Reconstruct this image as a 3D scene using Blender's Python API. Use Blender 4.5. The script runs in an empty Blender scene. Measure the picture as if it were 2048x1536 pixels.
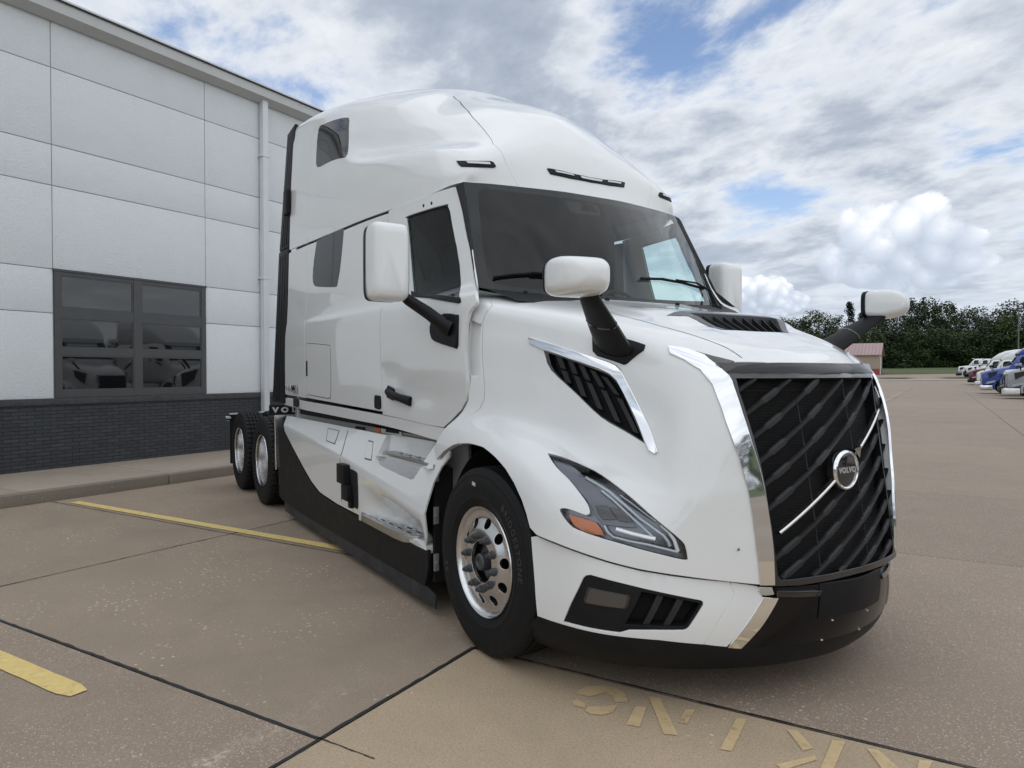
import bpy, bmesh, math, random, json
import numpy as np
from mathutils import Vector, Matrix
from mathutils.geometry import delaunay_2d_cdt
random.seed(7); np.random.seed(7)
scn = bpy.context.scene
COL = scn.collection
PI = math.pi

# ---------------------------------------------------------------- camera
CAM_POS = (3.28, -3.13, 1.54)
YAW, PITCH, FOC = math.radians(32.0), math.radians(0.95), 1420.0
cd = bpy.data.cameras.new("camera"); cam = bpy.data.objects.new("camera", cd); COL.objects.link(cam)
cd.sensor_width = 36.0; cd.lens = FOC / 2048 * 36.0; cd.clip_start = 0.05; cd.clip_end = 4000
_d = Vector((-math.cos(YAW), math.sin(YAW), 0)); _u = Vector((0, 0, 1)); _r = _d.cross(_u)
FWD = _d * math.cos(PITCH) - _u * math.sin(PITCH); UPV = _r.cross(FWD)
cam.matrix_world = Matrix(((_r.x, UPV.x, -FWD.x, CAM_POS[0]), (_r.y, UPV.y, -FWD.y, CAM_POS[1]), (_r.z, UPV.z, -FWD.z, CAM_POS[2]), (0, 0, 0, 1)))
scn.camera = cam

# ---------------------------------------------------------------- sky, sun, exposure
SUN_EL, SUN_AZ = math.radians(52), math.radians(-5)      # high sun behind thin cloud, azimuth measured from +x towards +y
def nd(nt, t, **kw):
    n = nt.nodes.new(t)
    for k, v in kw.items():
        if k.startswith('i_'):
            key = k[2:]; key = int(key) if key.isdigit() else key.replace('_', ' ')
            n.inputs[key].default_value = v
        else: setattr(n, k, v)
    return n
def mth(nt, op, a, b=None, c=None, clamp=False):
    n = nt.nodes.new('ShaderNodeMath'); n.operation = op; n.use_clamp = clamp
    for i, q in enumerate((a, b, c)):
        if q is None: continue
        if isinstance(q, (int, float)): n.inputs[i].default_value = q
        else: nt.links.new(q, n.inputs[i])
    return n.outputs[0]
def ramp(nt, fac, stops, interp='LINEAR'):
    n = nt.nodes.new('ShaderNodeValToRGB'); n.color_ramp.interpolation = interp; el = n.color_ramp.elements
    while len(el) < len(stops): el.new(.5)
    for e, (p, c) in zip(el, stops): e.position = p; e.color = (c, c, c, 1) if isinstance(c, (int, float)) else tuple(c) + (1,)
    nt.links.new(fac, n.inputs[0]); return n.outputs[0]
def mix(nt, f, a, b, typ='RGBA', blend='MIX'):
    n = nt.nodes.new('ShaderNodeMix'); n.data_type = typ; n.blend_type = blend
    ia, ib, out = (6, 7, 2) if typ == 'RGBA' else (2, 3, 0)
    for k, q in ((0, f), (ia, a), (ib, b)):
        if isinstance(q, (int, float)): n.inputs[k].default_value = q if k == 0 or typ != 'RGBA' else (q, q, q, 1)
        elif isinstance(q, tuple): n.inputs[k].default_value = q + (1,) if len(q) == 3 else q
        else: nt.links.new(q, n.inputs[k])
    return n.outputs[out]
world = bpy.data.worlds.new("World"); scn.world = world; world.use_nodes = True
nt = world.node_tree; nt.nodes.clear(); L = nt.links.new
out = nd(nt, 'ShaderNodeOutputWorld'); bg = nd(nt, 'ShaderNodeBackground'); bg.inputs[1].default_value = 0.12
L(bg.outputs[0], out.inputs[0])
sky = nd(nt, 'ShaderNodeTexSky', sky_type='NISHITA', sun_disc=False, sun_elevation=SUN_EL, sun_rotation=PI / 2 - SUN_AZ, altitude=200, air_density=1.0, dust_density=1.2, ozone_density=1.5)
tc = nd(nt, 'ShaderNodeTexCoord'); sep = nd(nt, 'ShaderNodeSeparateXYZ'); L(tc.outputs['Generated'], sep.inputs[0])
z = mth(nt, 'MAXIMUM', sep.outputs[2], 0.0)
zz = mth(nt, 'ADD', z, 0.16)
cx = mth(nt, 'DIVIDE', sep.outputs[0], zz); cy = mth(nt, 'DIVIDE', sep.outputs[1], zz)
cmb = nd(nt, 'ShaderNodeCombineXYZ'); L(cx, cmb.inputs[0]); L(cy, cmb.inputs[1])
mp = nd(nt, 'ShaderNodeMapping'); mp.inputs['Rotation'].default_value = (0, 0, math.radians(20)); mp.inputs['Scale'].default_value = (1.0, 1.25, 1); mp.inputs['Location'].default_value = (3.1, 1.7, 0)
L(cmb.outputs[0], mp.inputs[0])
def noise(vec, sc, det=8, ro=.55, dist=0.0, lac=2.0, dims='3D'):
    n = nd(nt, 'ShaderNodeTexNoise', noise_dimensions=dims); n.inputs['Scale'].default_value = sc; n.inputs['Detail'].default_value = det
    n.inputs['Roughness'].default_value = ro; n.inputs['Distortion'].default_value = dist; n.inputs['Lacunarity'].default_value = lac; L(vec, n.inputs['Vector']); return n.outputs[0]
n1 = noise(mp.outputs[0], 2.1, 10, .61, .15)
n2 = noise(mp.outputs[0], 0.45, 3, .5)
cov = mth(nt, 'ADD', mth(nt, 'MULTIPLY', n1, .75), mth(nt, 'MULTIPLY', n2, .35))
# more open sky towards two places of the photograph's sky: up left and up right of the truck
def spot(az, el, wid):
    v = Vector((math.cos(el) * math.cos(az), math.cos(el) * math.sin(az), math.sin(el)))
    d = nd(nt, 'ShaderNodeVectorMath', operation='DOT_PRODUCT'); L(tc.outputs['Generated'], d.inputs[0]); d.inputs[1].default_value = v
    return ramp(nt, mth(nt, 'DIVIDE', mth(nt, 'SUBTRACT', 1.0, d.outputs['Value']), 1 - math.cos(wid)), [(0.0, 1.0), (1.0, 0.0)], 'EASE')
SPOTS = [(math.radians(180 - 32 + 26), math.radians(26), math.radians(12), .075), (math.radians(180 - 32 - 15), math.radians(27), math.radians(12), .13),
         (math.radians(180 - 32 - 34), math.radians(17), math.radians(6), .06), (math.radians(180 - 32 - 19), math.radians(12), math.radians(5), .07)]
for az, el, w, k in SPOTS: cov = mth(nt, 'SUBTRACT', cov, mth(nt, 'MULTIPLY', spot(az, el, w), k))
mask = ramp(nt, cov, [(0.36, 0.0), (0.50, 1.0)], 'EASE')
thick = ramp(nt, cov, [(0.46, 0.0), (0.72, 1.0)], 'EASE')
n3 = noise(mp.outputs[0], 5.0, 8, .62, .15)
shade = mth(nt, 'ADD', mth(nt, 'MULTIPLY', thick, .75), mth(nt, 'MULTIPLY', n3, .5))
ccol = ramp(nt, shade, [(0.14, (6.3, 6.5, 6.8)), (0.38, (4.75, 5.1, 5.6)), (0.66, (3.35, 3.75, 4.4)), (1.0, (2.6, 3.0, 3.7))])
base = mix(nt, mask, mix(nt, 1.0, sky.outputs[0], (1.25, 1.22, 1.25), blend='MULTIPLY'), ccol)
# low haze near the horizon
hz = ramp(nt, sep.outputs[2], [(0.0, 0.75), (0.06, .45), (0.25, 0.0)])
base = mix(nt, hz, base, (4.3, 4.9, 5.7))
# cumulus heaps standing low above the horizon
def heap(az0, el0, halfw, h, seed):
    """a heap of cloud: rounded lumps on a flat base, in azimuth / elevation about (az0, el0)"""
    global base
    az = mth(nt, 'ARCTAN2', sep.outputs[1], sep.outputs[0]); el = mth(nt, 'ARCSINE', sep.outputs[2])
    a = mth(nt, 'DIVIDE', mth(nt, 'SUBTRACT', az, az0), halfw); e = mth(nt, 'DIVIDE', mth(nt, 'SUBTRACT', el, el0), h)
    c = nd(nt, 'ShaderNodeCombineXYZ'); L(mth(nt, 'MULTIPLY', a, halfw / h), c.inputs[0]); L(e, c.inputs[1]); c.inputs[2].default_value = seed
    v1 = noise(c.outputs[0], 1.3, 7, .6, .35)
    ds_ = nd(nt, 'ShaderNodeVectorMath', operation='MULTIPLY_ADD'); L(c.outputs[0], ds_.inputs[0]); ds_.inputs[1].default_value = (1, 1, 1); cc_ = nd(nt, 'ShaderNodeCombineXYZ'); L(mth(nt, 'MULTIPLY', v1, .8), cc_.inputs[0]); L(mth(nt, 'MULTIPLY', v1, -.6), cc_.inputs[1]); L(cc_.outputs[0], ds_.inputs[2])
    vor = nd(nt, 'ShaderNodeTexVoronoi', feature='F1', voronoi_dimensions='2D'); vor.inputs['Scale'].default_value = 2.6; L(ds_.outputs[0], vor.inputs['Vector'])
    lump = mth(nt, 'SUBTRACT', mth(nt, 'MULTIPLY', v1, 1.7), mth(nt, 'MULTIPLY', vor.outputs['Distance'], .45))
    r2 = mth(nt, 'ADD', mth(nt, 'MULTIPLY', a, a), mth(nt, 'MULTIPLY', mth(nt, 'MULTIPLY', e, e), mth(nt, 'ADD', 1.0, mth(nt, 'MULTIPLY', mth(nt, 'LESS_THAN', e, 0.0), 5.0))))
    d = mth(nt, 'SUBTRACT', mth(nt, 'ADD', lump, .30), r2)
    m = ramp(nt, mth(nt, 'ADD', d, mth(nt, 'MULTIPLY', mth(nt, 'SUBTRACT', noise(c.outputs[0], 7.0, 4, .7), .5), .22)), [(0.0, 0.0), (0.20, 1.0)], 'EASE')
    lit = mth(nt, 'ADD', mth(nt, 'MULTIPLY', e, .35), mth(nt, 'ADD', mth(nt, 'MULTIPLY', vor.outputs['Distance'], -.5), mth(nt, 'MULTIPLY', v1, .75)))
    col = ramp(nt, lit, [(0.0, (3.7, 4.2, 5.0)), (0.28, (5.0, 5.5, 6.3)), (0.55, (7.2, 7.4, 7.6))])
    base = mix(nt, mth(nt, 'MULTIPLY', m, .93), base, col)
_va = math.radians(180 - 32)
heap(_va - math.atan((1790 - 1024) / FOC), math.radians(7.6), math.radians(5.6), math.radians(5.0), 3.0)
heap(_va - math.atan((1500 - 1024) / FOC), math.radians(5.2), math.radians(4.2), math.radians(2.3), 9.0)
L(base, bg.inputs[0])
sl = bpy.data.lights.new("sun", 'SUN'); sl.energy = 1.1; sl.angle = math.radians(150); sl.color = (1.0, .99, .97)
so = bpy.data.objects.new("sun", sl); COL.objects.link(so); so.location = (0, 0, 30)
_sv = Vector((math.cos(SUN_EL) * math.cos(SUN_AZ), math.cos(SUN_EL) * math.sin(SUN_AZ), math.sin(SUN_EL)))
so.rotation_euler = _sv.to_track_quat('Z', 'Y').to_euler()
vs = scn.view_settings; vs.view_transform = 'Standard'; vs.look = 'None'; vs.gamma = 1; vs.exposure = 0.27; vs.use_curve_mapping = False
scn.cycles.max_bounces = 8; scn.cycles.transparent_max_bounces = 12

# ---------------------------------------------------------------- materials
def pmat(name, col, rough=.5, metal=0.0, coat=0.0, coat_r=.03, spec=.5, var=0.0, vscale=6.0, bump=0.0, bscale=80.0, rvar=0.0, det=6):
    m = bpy.data.materials.new(name); m.use_nodes = True; t = m.node_tree; b = t.nodes['Principled BSDF']
    b.inputs['Base Color'].default_value = tuple(col) + (1,); b.inputs['Roughness'].default_value = rough; b.inputs['Metallic'].default_value = metal
    b.inputs['Coat Weight'].default_value = coat; b.inputs['Coat Roughness'].default_value = coat_r; b.inputs['Specular IOR Level'].default_value = spec
    tcn = t.nodes.new('ShaderNodeTexCoord'); obj = tcn.outputs['Object']
    if var or rvar:
        n = t.nodes.new('ShaderNodeTexNoise'); n.inputs['Scale'].default_value = vscale; n.inputs['Detail'].default_value = det; n.inputs['Roughness'].default_value = .6; t.links.new(obj, n.inputs[0])
        if var:
            c = ramp(t, n.outputs[0], [(0.25, tuple(max(0, q * (1 - var)) for q in col)), (0.75, tuple(min(1, q * (1 + var)) for q in col))]); t.links.new(c, b.inputs['Base Color'])
        if rvar:
            c = ramp(t, n.outputs[0], [(0.3, max(0, rough - rvar)), (0.7, min(1, rough + rvar))]); t.links.new(c, b.inputs['Roughness'])
    if bump:
        n = t.nodes.new('ShaderNodeTexNoise'); n.inputs['Scale'].default_value = bscale; n.inputs['Detail'].default_value = 4; t.links.new(obj, n.inputs[0])
        bp = t.nodes.new('ShaderNodeBump'); bp.inputs['Strength'].default_value = bump; bp.inputs['Distance'].default_value = .01; t.links.new(n.outputs[0], bp.inputs['Height']); t.links.new(bp.outputs[0], b.inputs['Normal'])
    return m
M = {}
M['paint'] = pmat('white_paint', (.74, .755, .75), .32, coat=1.0, coat_r=.02, var=.025, vscale=1.3)
M['paint_in'] = pmat('white_plastic', (.55, .56, .56), .45)
M['black'] = pmat('black_plastic', (.008, .0085, .010), .50, spec=.22, var=.3, vscale=9, bump=.04, bscale=500, rvar=.06)
M['blackm'] = pmat('matt_black', (.004, .004, .0045), .85)
M['gloss'] = pmat('gloss_black', (.006, .006, .007), .12, coat=1.0)
M['bumper'] = pmat('bumper_black', (.004, .004, .005), .24, spec=.25, coat=.15, coat_r=.08, var=.5, vscale=60)
M['slat'] = pmat('grille_black', (.017, .018, .020), .5, spec=.35, var=.2, vscale=30)
M['mesh'] = pmat('grille_mesh', (.0018, .0018, .002), .9)
M['band'] = pmat('band_gloss_black', (.006, .006, .007), .16, spec=.35, coat=.25)
M['chrome'] = pmat('chrome', (.80, .81, .82), .05, metal=1.0)
M['alu'] = pmat('polished_aluminium', (.70, .70, .70), .24, metal=1.0, var=.06, vscale=18, rvar=.05)
M['plate'] = pmat('tread_aluminium', (.55, .55, .54), .32, metal=1.0, var=.1, vscale=30)
M['grey'] = pmat('grey_steel', (.30, .31, .31), .42, metal=.3, var=.12, vscale=5)
M['frame'] = pmat('frame_paint', (.10, .105, .11), .35, var=.2, vscale=6)
M['nut'] = pmat('nut_cover', (.05, .052, .057), .35, var=.3, vscale=40)
M['tyre'] = pmat('tyre_rubber', (.0075, .0078, .0085), .62, spec=.25, var=.35, vscale=14, bump=.06, bscale=300, rvar=.1)
M['frit'] = pmat('printed_frit', (.006, .006, .007), .6, spec=.15)
M['rubber'] = pmat('rubber', (.009, .009, .010), .7, spec=.2, var=.4, vscale=20)
M['flap'] = pmat('dusty_rubber', (.028, .028, .028), .8, var=.6, vscale=8, bump=.2, bscale=60)
M['amber'] = pmat('amber_lens', (.62, .16, .02), .12, coat=1.0)
M['lampgrey'] = pmat('lamp_housing', (.24, .25, .265), .2, metal=.6)
M['lamplight'] = pmat('lamp_reflector', (.5, .52, .54), .18, metal=.6)
M['drl'] = pmat('light_guide', (.85, .88, .9), .08, coat=1.0)
M['smoke'] = pmat('smoked_lens', (.05, .045, .04), .1, coat=1.0)
M['glassdark'] = pmat('privacy_glass', (.012, .014, .016), .03, spec=.45)
M['seat'] = pmat('seat_cloth', (.016, .017, .018), .9, spec=.1)
M['dash'] = pmat('dash_plastic', (.014, .014, .016), .7)
M['orange'] = pmat('orange_label', (.55, .16, .03), .5)
M['label'] = pmat('label_white', (.5, .5, .48), .5)
M['silver'] = pmat('silver_letters', (.6, .62, .64), .25, metal=.7)
M['tyretext'] = pmat('tyre_text', (.03, .031, .033), .5)
def glass(name, tint, refl=1.0, ior=1.5):
    m = bpy.data.materials.new(name); m.use_nodes = True; t = m.node_tree; t.nodes.clear()
    o = t.nodes.new('ShaderNodeOutputMaterial'); tr = t.nodes.new('ShaderNodeBsdfTransparent'); tr.inputs[0].default_value = tuple(tint) + (1,)
    gl = t.nodes.new('ShaderNodeBsdfGlossy'); gl.inputs['Roughness'].default_value = .01; gl.inputs[0].default_value = (refl, refl, refl, 1)
    lw = t.nodes.new('ShaderNodeLayerWeight'); lw.inputs[0].default_value = .5; f0 = ((ior - 1) / (ior + 1)) ** 2 * 0.65; fr_ = mth(t, 'ADD', mth(t, 'MULTIPLY', mth(t, 'POWER', lw.outputs['Facing'], 4.5), 1 - f0), f0)
    mx = t.nodes.new('ShaderNodeMixShader'); t.links.new(fr_, mx.inputs[0]); t.links.new(tr.outputs[0], mx.inputs[1]); t.links.new(gl.outputs[0], mx.inputs[2]); t.links.new(mx.outputs[0], o.inputs[0])
    return m
M['ws'] = glass('windshield_glass', (.86, .95, .93), ior=1.6)
M['tint'] = glass('side_glass', (.72, .90, .90), ior=1.45)
M['lens'] = glass('clear_lens', (.86, .88, .9), ior=1.35)
M['bwin'] = pmat('window_glass', (.006, .007, .008), .02, coat=0.0, spec=.9)

# concrete: position based so that neighbouring slabs do not repeat
def concrete(name, base, chips=.5, coarse=0.0, wear=.5, edge=None):
    m = bpy.data.materials.new(name); m.use_nodes = True; t = m.node_tree; b = t.nodes['Principled BSDF']; Lk = t.links.new
    g = t.nodes.new('ShaderNodeNewGeometry'); pos = g.outputs['Position']
    def nz(sc, det=6, ro=.6, v=pos, dist=0):
        n = t.nodes.new('ShaderNodeTexNoise'); n.inputs['Scale'].default_value = sc; n.inputs['Detail'].default_value = det; n.inputs['Roughness'].default_value = ro; n.inputs['Distortion'].default_value = dist; Lk(v, n.inputs[0]); return n.outputs[0]
    def vor(sc, rnd=1.0):
        n = t.nodes.new('ShaderNodeTexVoronoi'); n.inputs['Scale'].default_value = sc; n.inputs['Randomness'].default_value = rnd; Lk(pos, n.inputs['Vector']); return n
    big = nz(.55, 5, .6); mid = nz(3.2, 8, .68); fine = nz(95, 4, .7); grit = nz(420, 2, .6)
    c = lambda k: tuple(min(1, q * k) for q in base)
    col = ramp(t, big, [(0.25, c(.78)), (0.5, c(1.0)), (0.78, c(1.2))])
    col = mix(t, mth(t, 'MULTIPLY', ramp(t, mid, [(0.35, 0.0), (0.7, 1.0)]), .45), col, c(1.35))
    col = mix(t, mth(t, 'MULTIPLY', ramp(t, nz(1.7, 7, .7, dist=.6), [(0.52, 0.0), (0.72, 1.0)]), .38), col, c(.68))
    col = mix(t, mth(t, 'MULTIPLY', ramp(t, fine, [(0.38, 1.0), (0.54, 0.0)]), .6), col, c(.55))
    col = mix(t, mth(t, 'MULTIPLY', ramp(t, grit, [(0.46, 0.0), (0.64, 1.0)]), .55), col, c(1.7))
    rs = t.nodes.new('ShaderNodeObjectInfo'); col = mix(t, .5, col, mix(t, 1.0, col, ramp(t, rs.outputs['Random'], [(0.0, .86), (1.0, 1.12)]), blend='MULTIPLY'))
    # pale chips where the surface has scaled off
    v1 = vor(23); patch = ramp(t, nz(1.15, 4, .6), [(0.56 - .16 * chips, 0.0), (0.70 - .10 * chips, 1.0)])
    jag = mth(t, 'ADD', v1.outputs['Distance'], mth(t, 'MULTIPLY', nz(60, 4, .7), .55))
    pick = ramp(t, v1.outputs['Color'], [(0.55 - .25 * chips, 0.0), (0.59 - .25 * chips, 1.0)])
    chip = mth(t, 'MULTIPLY', mth(t, 'MULTIPLY', ramp(t, jag, [(0.44, 1.0), (0.49, 0.0)]), pick), patch)
    pale = (base[0] * 2.3 + .07, base[1] * 2.4 + .08, base[2] * 2.5 + .08)
    col = mix(t, mth(t, 'MULTIPLY', chip, .8), col, pale)
    h = mth(t, 'MULTIPLY', fine, .35); h = mth(t, 'SUBTRACT', h, mth(t, 'MULTIPLY', chip, .5))
    if coarse:
        v2 = vor(88); st = mth(t, 'MULTIPLY', ramp(t, v2.outputs['Distance'], [(0.30, 1.0), (0.46, 0.0)]), ramp(t, v2.outputs['Color'], [(0.40, 0.0), (0.44, 1.0)]))
        cp = ramp(t, nz(.45, 3, .5), [(0.40 - .1 * coarse, 0.0), (0.58 - .1 * coarse, 1.0)])
        st = mth(t, 'MULTIPLY', st, mth(t, 'ADD', .25, mth(t, 'MULTIPLY', cp, .75)))
        scol = mix(t, ramp(t, v2.outputs['Color'], [(0.5, 0.0), (1.0, 1.0)]), (base[0] * 1.5, base[1] * 1.35, base[2] * 1.2), (.58, .54, .48))
        col = mix(t, mth(t, 'MULTIPLY', st, coarse * .95), col, scol); h = mth(t, 'ADD', h, mth(t, 'MULTIPLY', st, .5))
    if edge is not None:
        # scuffed pale band that runs beside the tarred joint
        dp = t.nodes.new('ShaderNodeVectorMath'); dp.operation = 'DOT_PRODUCT'; Lk(pos, dp.inputs[0]); dp.inputs[1].default_value = edge[0]
        q = mth(t, 'ABSOLUTE', mth(t, 'SUBTRACT', mth(t, 'ADD', dp.outputs['Value'], mth(t, 'MULTIPLY', nz(2.2, 3, .6), .22)), edge[1]))
        band_ = mth(t, 'MULTIPLY', ramp(t, q, [(0.0, 1.0), (0.10, 0.0)]), ramp(t, nz(26, 6, .75), [(0.46, 0.0), (0.60, 1.0)]))
        band_ = mth(t, 'MULTIPLY', band_, ramp(t, nz(1.3, 3, .5), [(0.42, 0.0), (0.55, 1.0)]))
        col = mix(t, mth(t, 'MULTIPLY', band_, .75), col, pale)
    Lk(col, b.inputs['Base Color']); Lk(ramp(t, mid, [(0.3, .62), (0.7, .82)]), b.inputs['Roughness']); b.inputs['Specular IOR Level'].default_value = .35
    bp = t.nodes.new('ShaderNodeBump'); bp.inputs['Strength'].default_value = .55; bp.inputs['Distance'].default_value = .004; Lk(h, bp.inputs['Height']); Lk(bp.outputs[0], b.inputs['Normal'])
    return m
M['conc'] = concrete('concrete_brown', (.262, .208, .156), chips=.85, coarse=.0, edge=((.891, .454, 0), -.83))
M['conc_agg'] = concrete('concrete_aggregate', (.248, .194, .147), chips=.3, coarse=1.0, edge=((.891, .454, 0), -.83))
M['conc_tan'] = concrete('concrete_tan', (.37, .288, .196), chips=.0, coarse=.15)
M['walk'] = concrete('concrete_walk', (.30, .25, .20), chips=.15)
M['kerbm'] = concrete('concrete_kerb', (.19, .16, .13), chips=.2)
M['tar'] = pmat('joint_tar', (.012, .012, .013), .6, var=.4, vscale=30, bump=.3, bscale=60)
def paintmark(name, col, wear, sc=18, cap=1.0):
    m = pmat(name, col, .65); t = m.node_tree; b = t.nodes['Principled BSDF']; o = t.nodes['Material Output']; g = t.nodes.new('ShaderNodeNewGeometry')
    n = t.nodes.new('ShaderNodeTexNoise'); n.inputs['Scale'].default_value = sc; n.inputs['Detail'].default_value = 9; n.inputs['Roughness'].default_value = .75; t.links.new(g.outputs['Position'], n.inputs[0])
    n2 = t.nodes.new('ShaderNodeTexNoise'); n2.inputs['Scale'].default_value = 260; n2.inputs['Detail'].default_value = 2; t.links.new(g.outputs['Position'], n2.inputs[0])
    f = mth(t, 'ADD', n.outputs[0], mth(t, 'MULTIPLY', mth(t, 'SUBTRACT', n2.outputs[0], .5), .35))
    a = ramp(t, f, [(wear - .06, 0.0), (wear + .05, cap)]); t.links.new(a, b.inputs['Alpha'])
    c = ramp(t, n.outputs[0], [(0.3, tuple(q * .82 for q in col)), (0.7, tuple(min(1, q * 1.1) for q in col))]); t.links.new(c, b.inputs['Base Color'])
    return m
M['yellow'] = paintmark('yellow_paint', (.70, .53, .20), .34)
M['stencil'] = paintmark('faded_stencil_paint', (.68, .51, .28), .36, 9, .8)
def stucco():
    m = pmat('stucco', (.71, .745, .765), .85, var=.02, vscale=2.5); t = m.node_tree; b = t.nodes['Principled BSDF']
    g = t.nodes.new('ShaderNodeNewGeometry'); n = t.nodes.new('ShaderNodeTexNoise'); n.inputs['Scale'].default_value = 42; n.inputs['Detail'].default_value = 5; n.inputs['Roughness'].default_value = .6; n.inputs['Distortion'].default_value = .8; t.links.new(g.outputs['Position'], n.inputs[0])
    bp = t.nodes.new('ShaderNodeBump'); bp.inputs['Strength'].default_value = 1.0; bp.inputs['Distance'].default_value = .012; t.links.new(n.outputs[0], bp.inputs['Height']); t.links.new(bp.outputs[0], b.inputs['Normal']); return m
M['stucco'] = stucco()
M['groove'] = pmat('groove_stucco', (.33, .35, .36), .9)
M['eave'] = pmat('eave_metal', (.50, .51, .50), .5, var=.05, vscale=2)
M['spout'] = pmat('spout_metal', (.62, .65, .67), .45, var=.04, vscale=3)
M['wframe'] = pmat('window_frame', (.062, .066, .068), .45, var=.1, vscale=4)
def brickm():
    m = pmat('painted_brick', (.040, .045, .050), .62, bump=.2, bscale=90); t = m.node_tree; b = t.nodes['Principled BSDF']; oi = t.nodes.new('ShaderNodeObjectInfo'); g = t.nodes.new('ShaderNodeNewGeometry')
    n = t.nodes.new('ShaderNodeTexNoise'); n.inputs['Scale'].default_value = 5; n.inputs['Detail'].default_value = 6; t.links.new(g.outputs['Position'], n.inputs[0])
    c = ramp(t, mth(t, 'ADD', mth(t, 'MULTIPLY', oi.outputs['Random'], .5), mth(t, 'MULTIPLY', n.outputs[0], .5)), [(0.2, (.028, .032, .036)), (0.8, (.046, .051, .056))]); t.links.new(c, b.inputs['Base Color']); return m
M['brick'] = brickm(); M['mortar'] = pmat('painted_mortar', (.028, .032, .036), .9)
M['capst'] = pmat('stone_cap', (.05, .053, .056), .8, var=.3, vscale=12, bump=.9, bscale=25)
def foliage(name, a, bcol):
    m = pmat(name, a, .6); t = m.node_tree; b = t.nodes['Principled BSDF']; b.inputs['Specular IOR Level'].default_value = .25; g = t.nodes.new('ShaderNodeNewGeometry')
    n = t.nodes.new('ShaderNodeTexNoise'); n.inputs['Scale'].default_value = .35; n.inputs['Detail'].default_value = 4; t.links.new(g.outputs['Position'], n.inputs[0])
    f = mth(t, 'ADD', mth(t, 'MULTIPLY', n.outputs[0], .6), mth(t, 'MULTIPLY', g.outputs['Random Per Island'], .4))
    t.links.new(ramp(t, f, [(0.3, a), (0.7, bcol)]), b.inputs['Base Color']); return m
M['leafd'] = foliage('dark_leaves', (.008, .018, .006), (.040, .064, .020)); M['leafm'] = foliage('leaves', (.018, .034, .010), (.075, .105, .032)); M['leafs'] = foliage('spruce_needles', (.006, .012, .008), (.018, .028, .017))
M['bark'] = pmat('bark', (.06, .05, .04), .9, var=.4, vscale=3)
def grassm():
    m = pmat('grass', (.06, .085, .022), .9); t = m.node_tree; b = t.nodes['Principled BSDF']; g = t.nodes.new('ShaderNodeNewGeometry'); n = t.nodes.new('ShaderNodeTexNoise'); n.inputs['Scale'].default_value = .25; n.inputs['Detail'].default_value = 9; n.inputs['Roughness'].default_value = .7; t.links.new(g.outputs['Position'], n.inputs[0])
    t.links.new(ramp(t, n.outputs[0], [(0.3, (.038, .060, .016)), (0.7, (.095, .12, .035))]), b.inputs['Base Color']); return m
M['grass'] = grassm()

# ---------------------------------------------------------------- helpers
def tag(o, label=None, cat=None, group=None, kind=None):
    if label: o['label'] = label
    if cat: o['category'] = cat
    if group: o['group'] = group
    if kind: o['kind'] = kind
    return o
def empty(name, loc=(0, 0, 0), rz=0.0, parent=None):
    o = bpy.data.objects.new(name, None); COL.objects.link(o)
    o.location = loc; o.rotation_euler = (0, 0, rz); o.empty_display_size = .2
    if parent: o.parent = parent
    return o
def link(name, me, parent=None, m=None):
    o = bpy.data.objects.new(name, me); COL.objects.link(o)
    if parent: o.parent = parent
    if m is not None:
        me.materials.clear(); me.materials.append(m)
    return o
def mesh(name, v, f, m=None, parent=None, smooth=False, normals=None, auto=None):
    me = bpy.data.meshes.new(name)
    me.from_pydata([tuple(map(float, p)) for p in v], [], [tuple(map(int, q)) for q in f])
    if smooth or normals is not None:
        me.polygons.foreach_set("use_smooth", [True] * len(me.polygons))
    me.update()
    if auto is not None:
        me.polygons.foreach_set("use_smooth", [True] * len(me.polygons))
        me.set_sharp_from_angle(angle=math.radians(auto))
    if normals is not None:
        me.normals_split_custom_set_from_vertices([tuple(map(float, n)) for n in normals])
    return link(name, me, parent, m)
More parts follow.
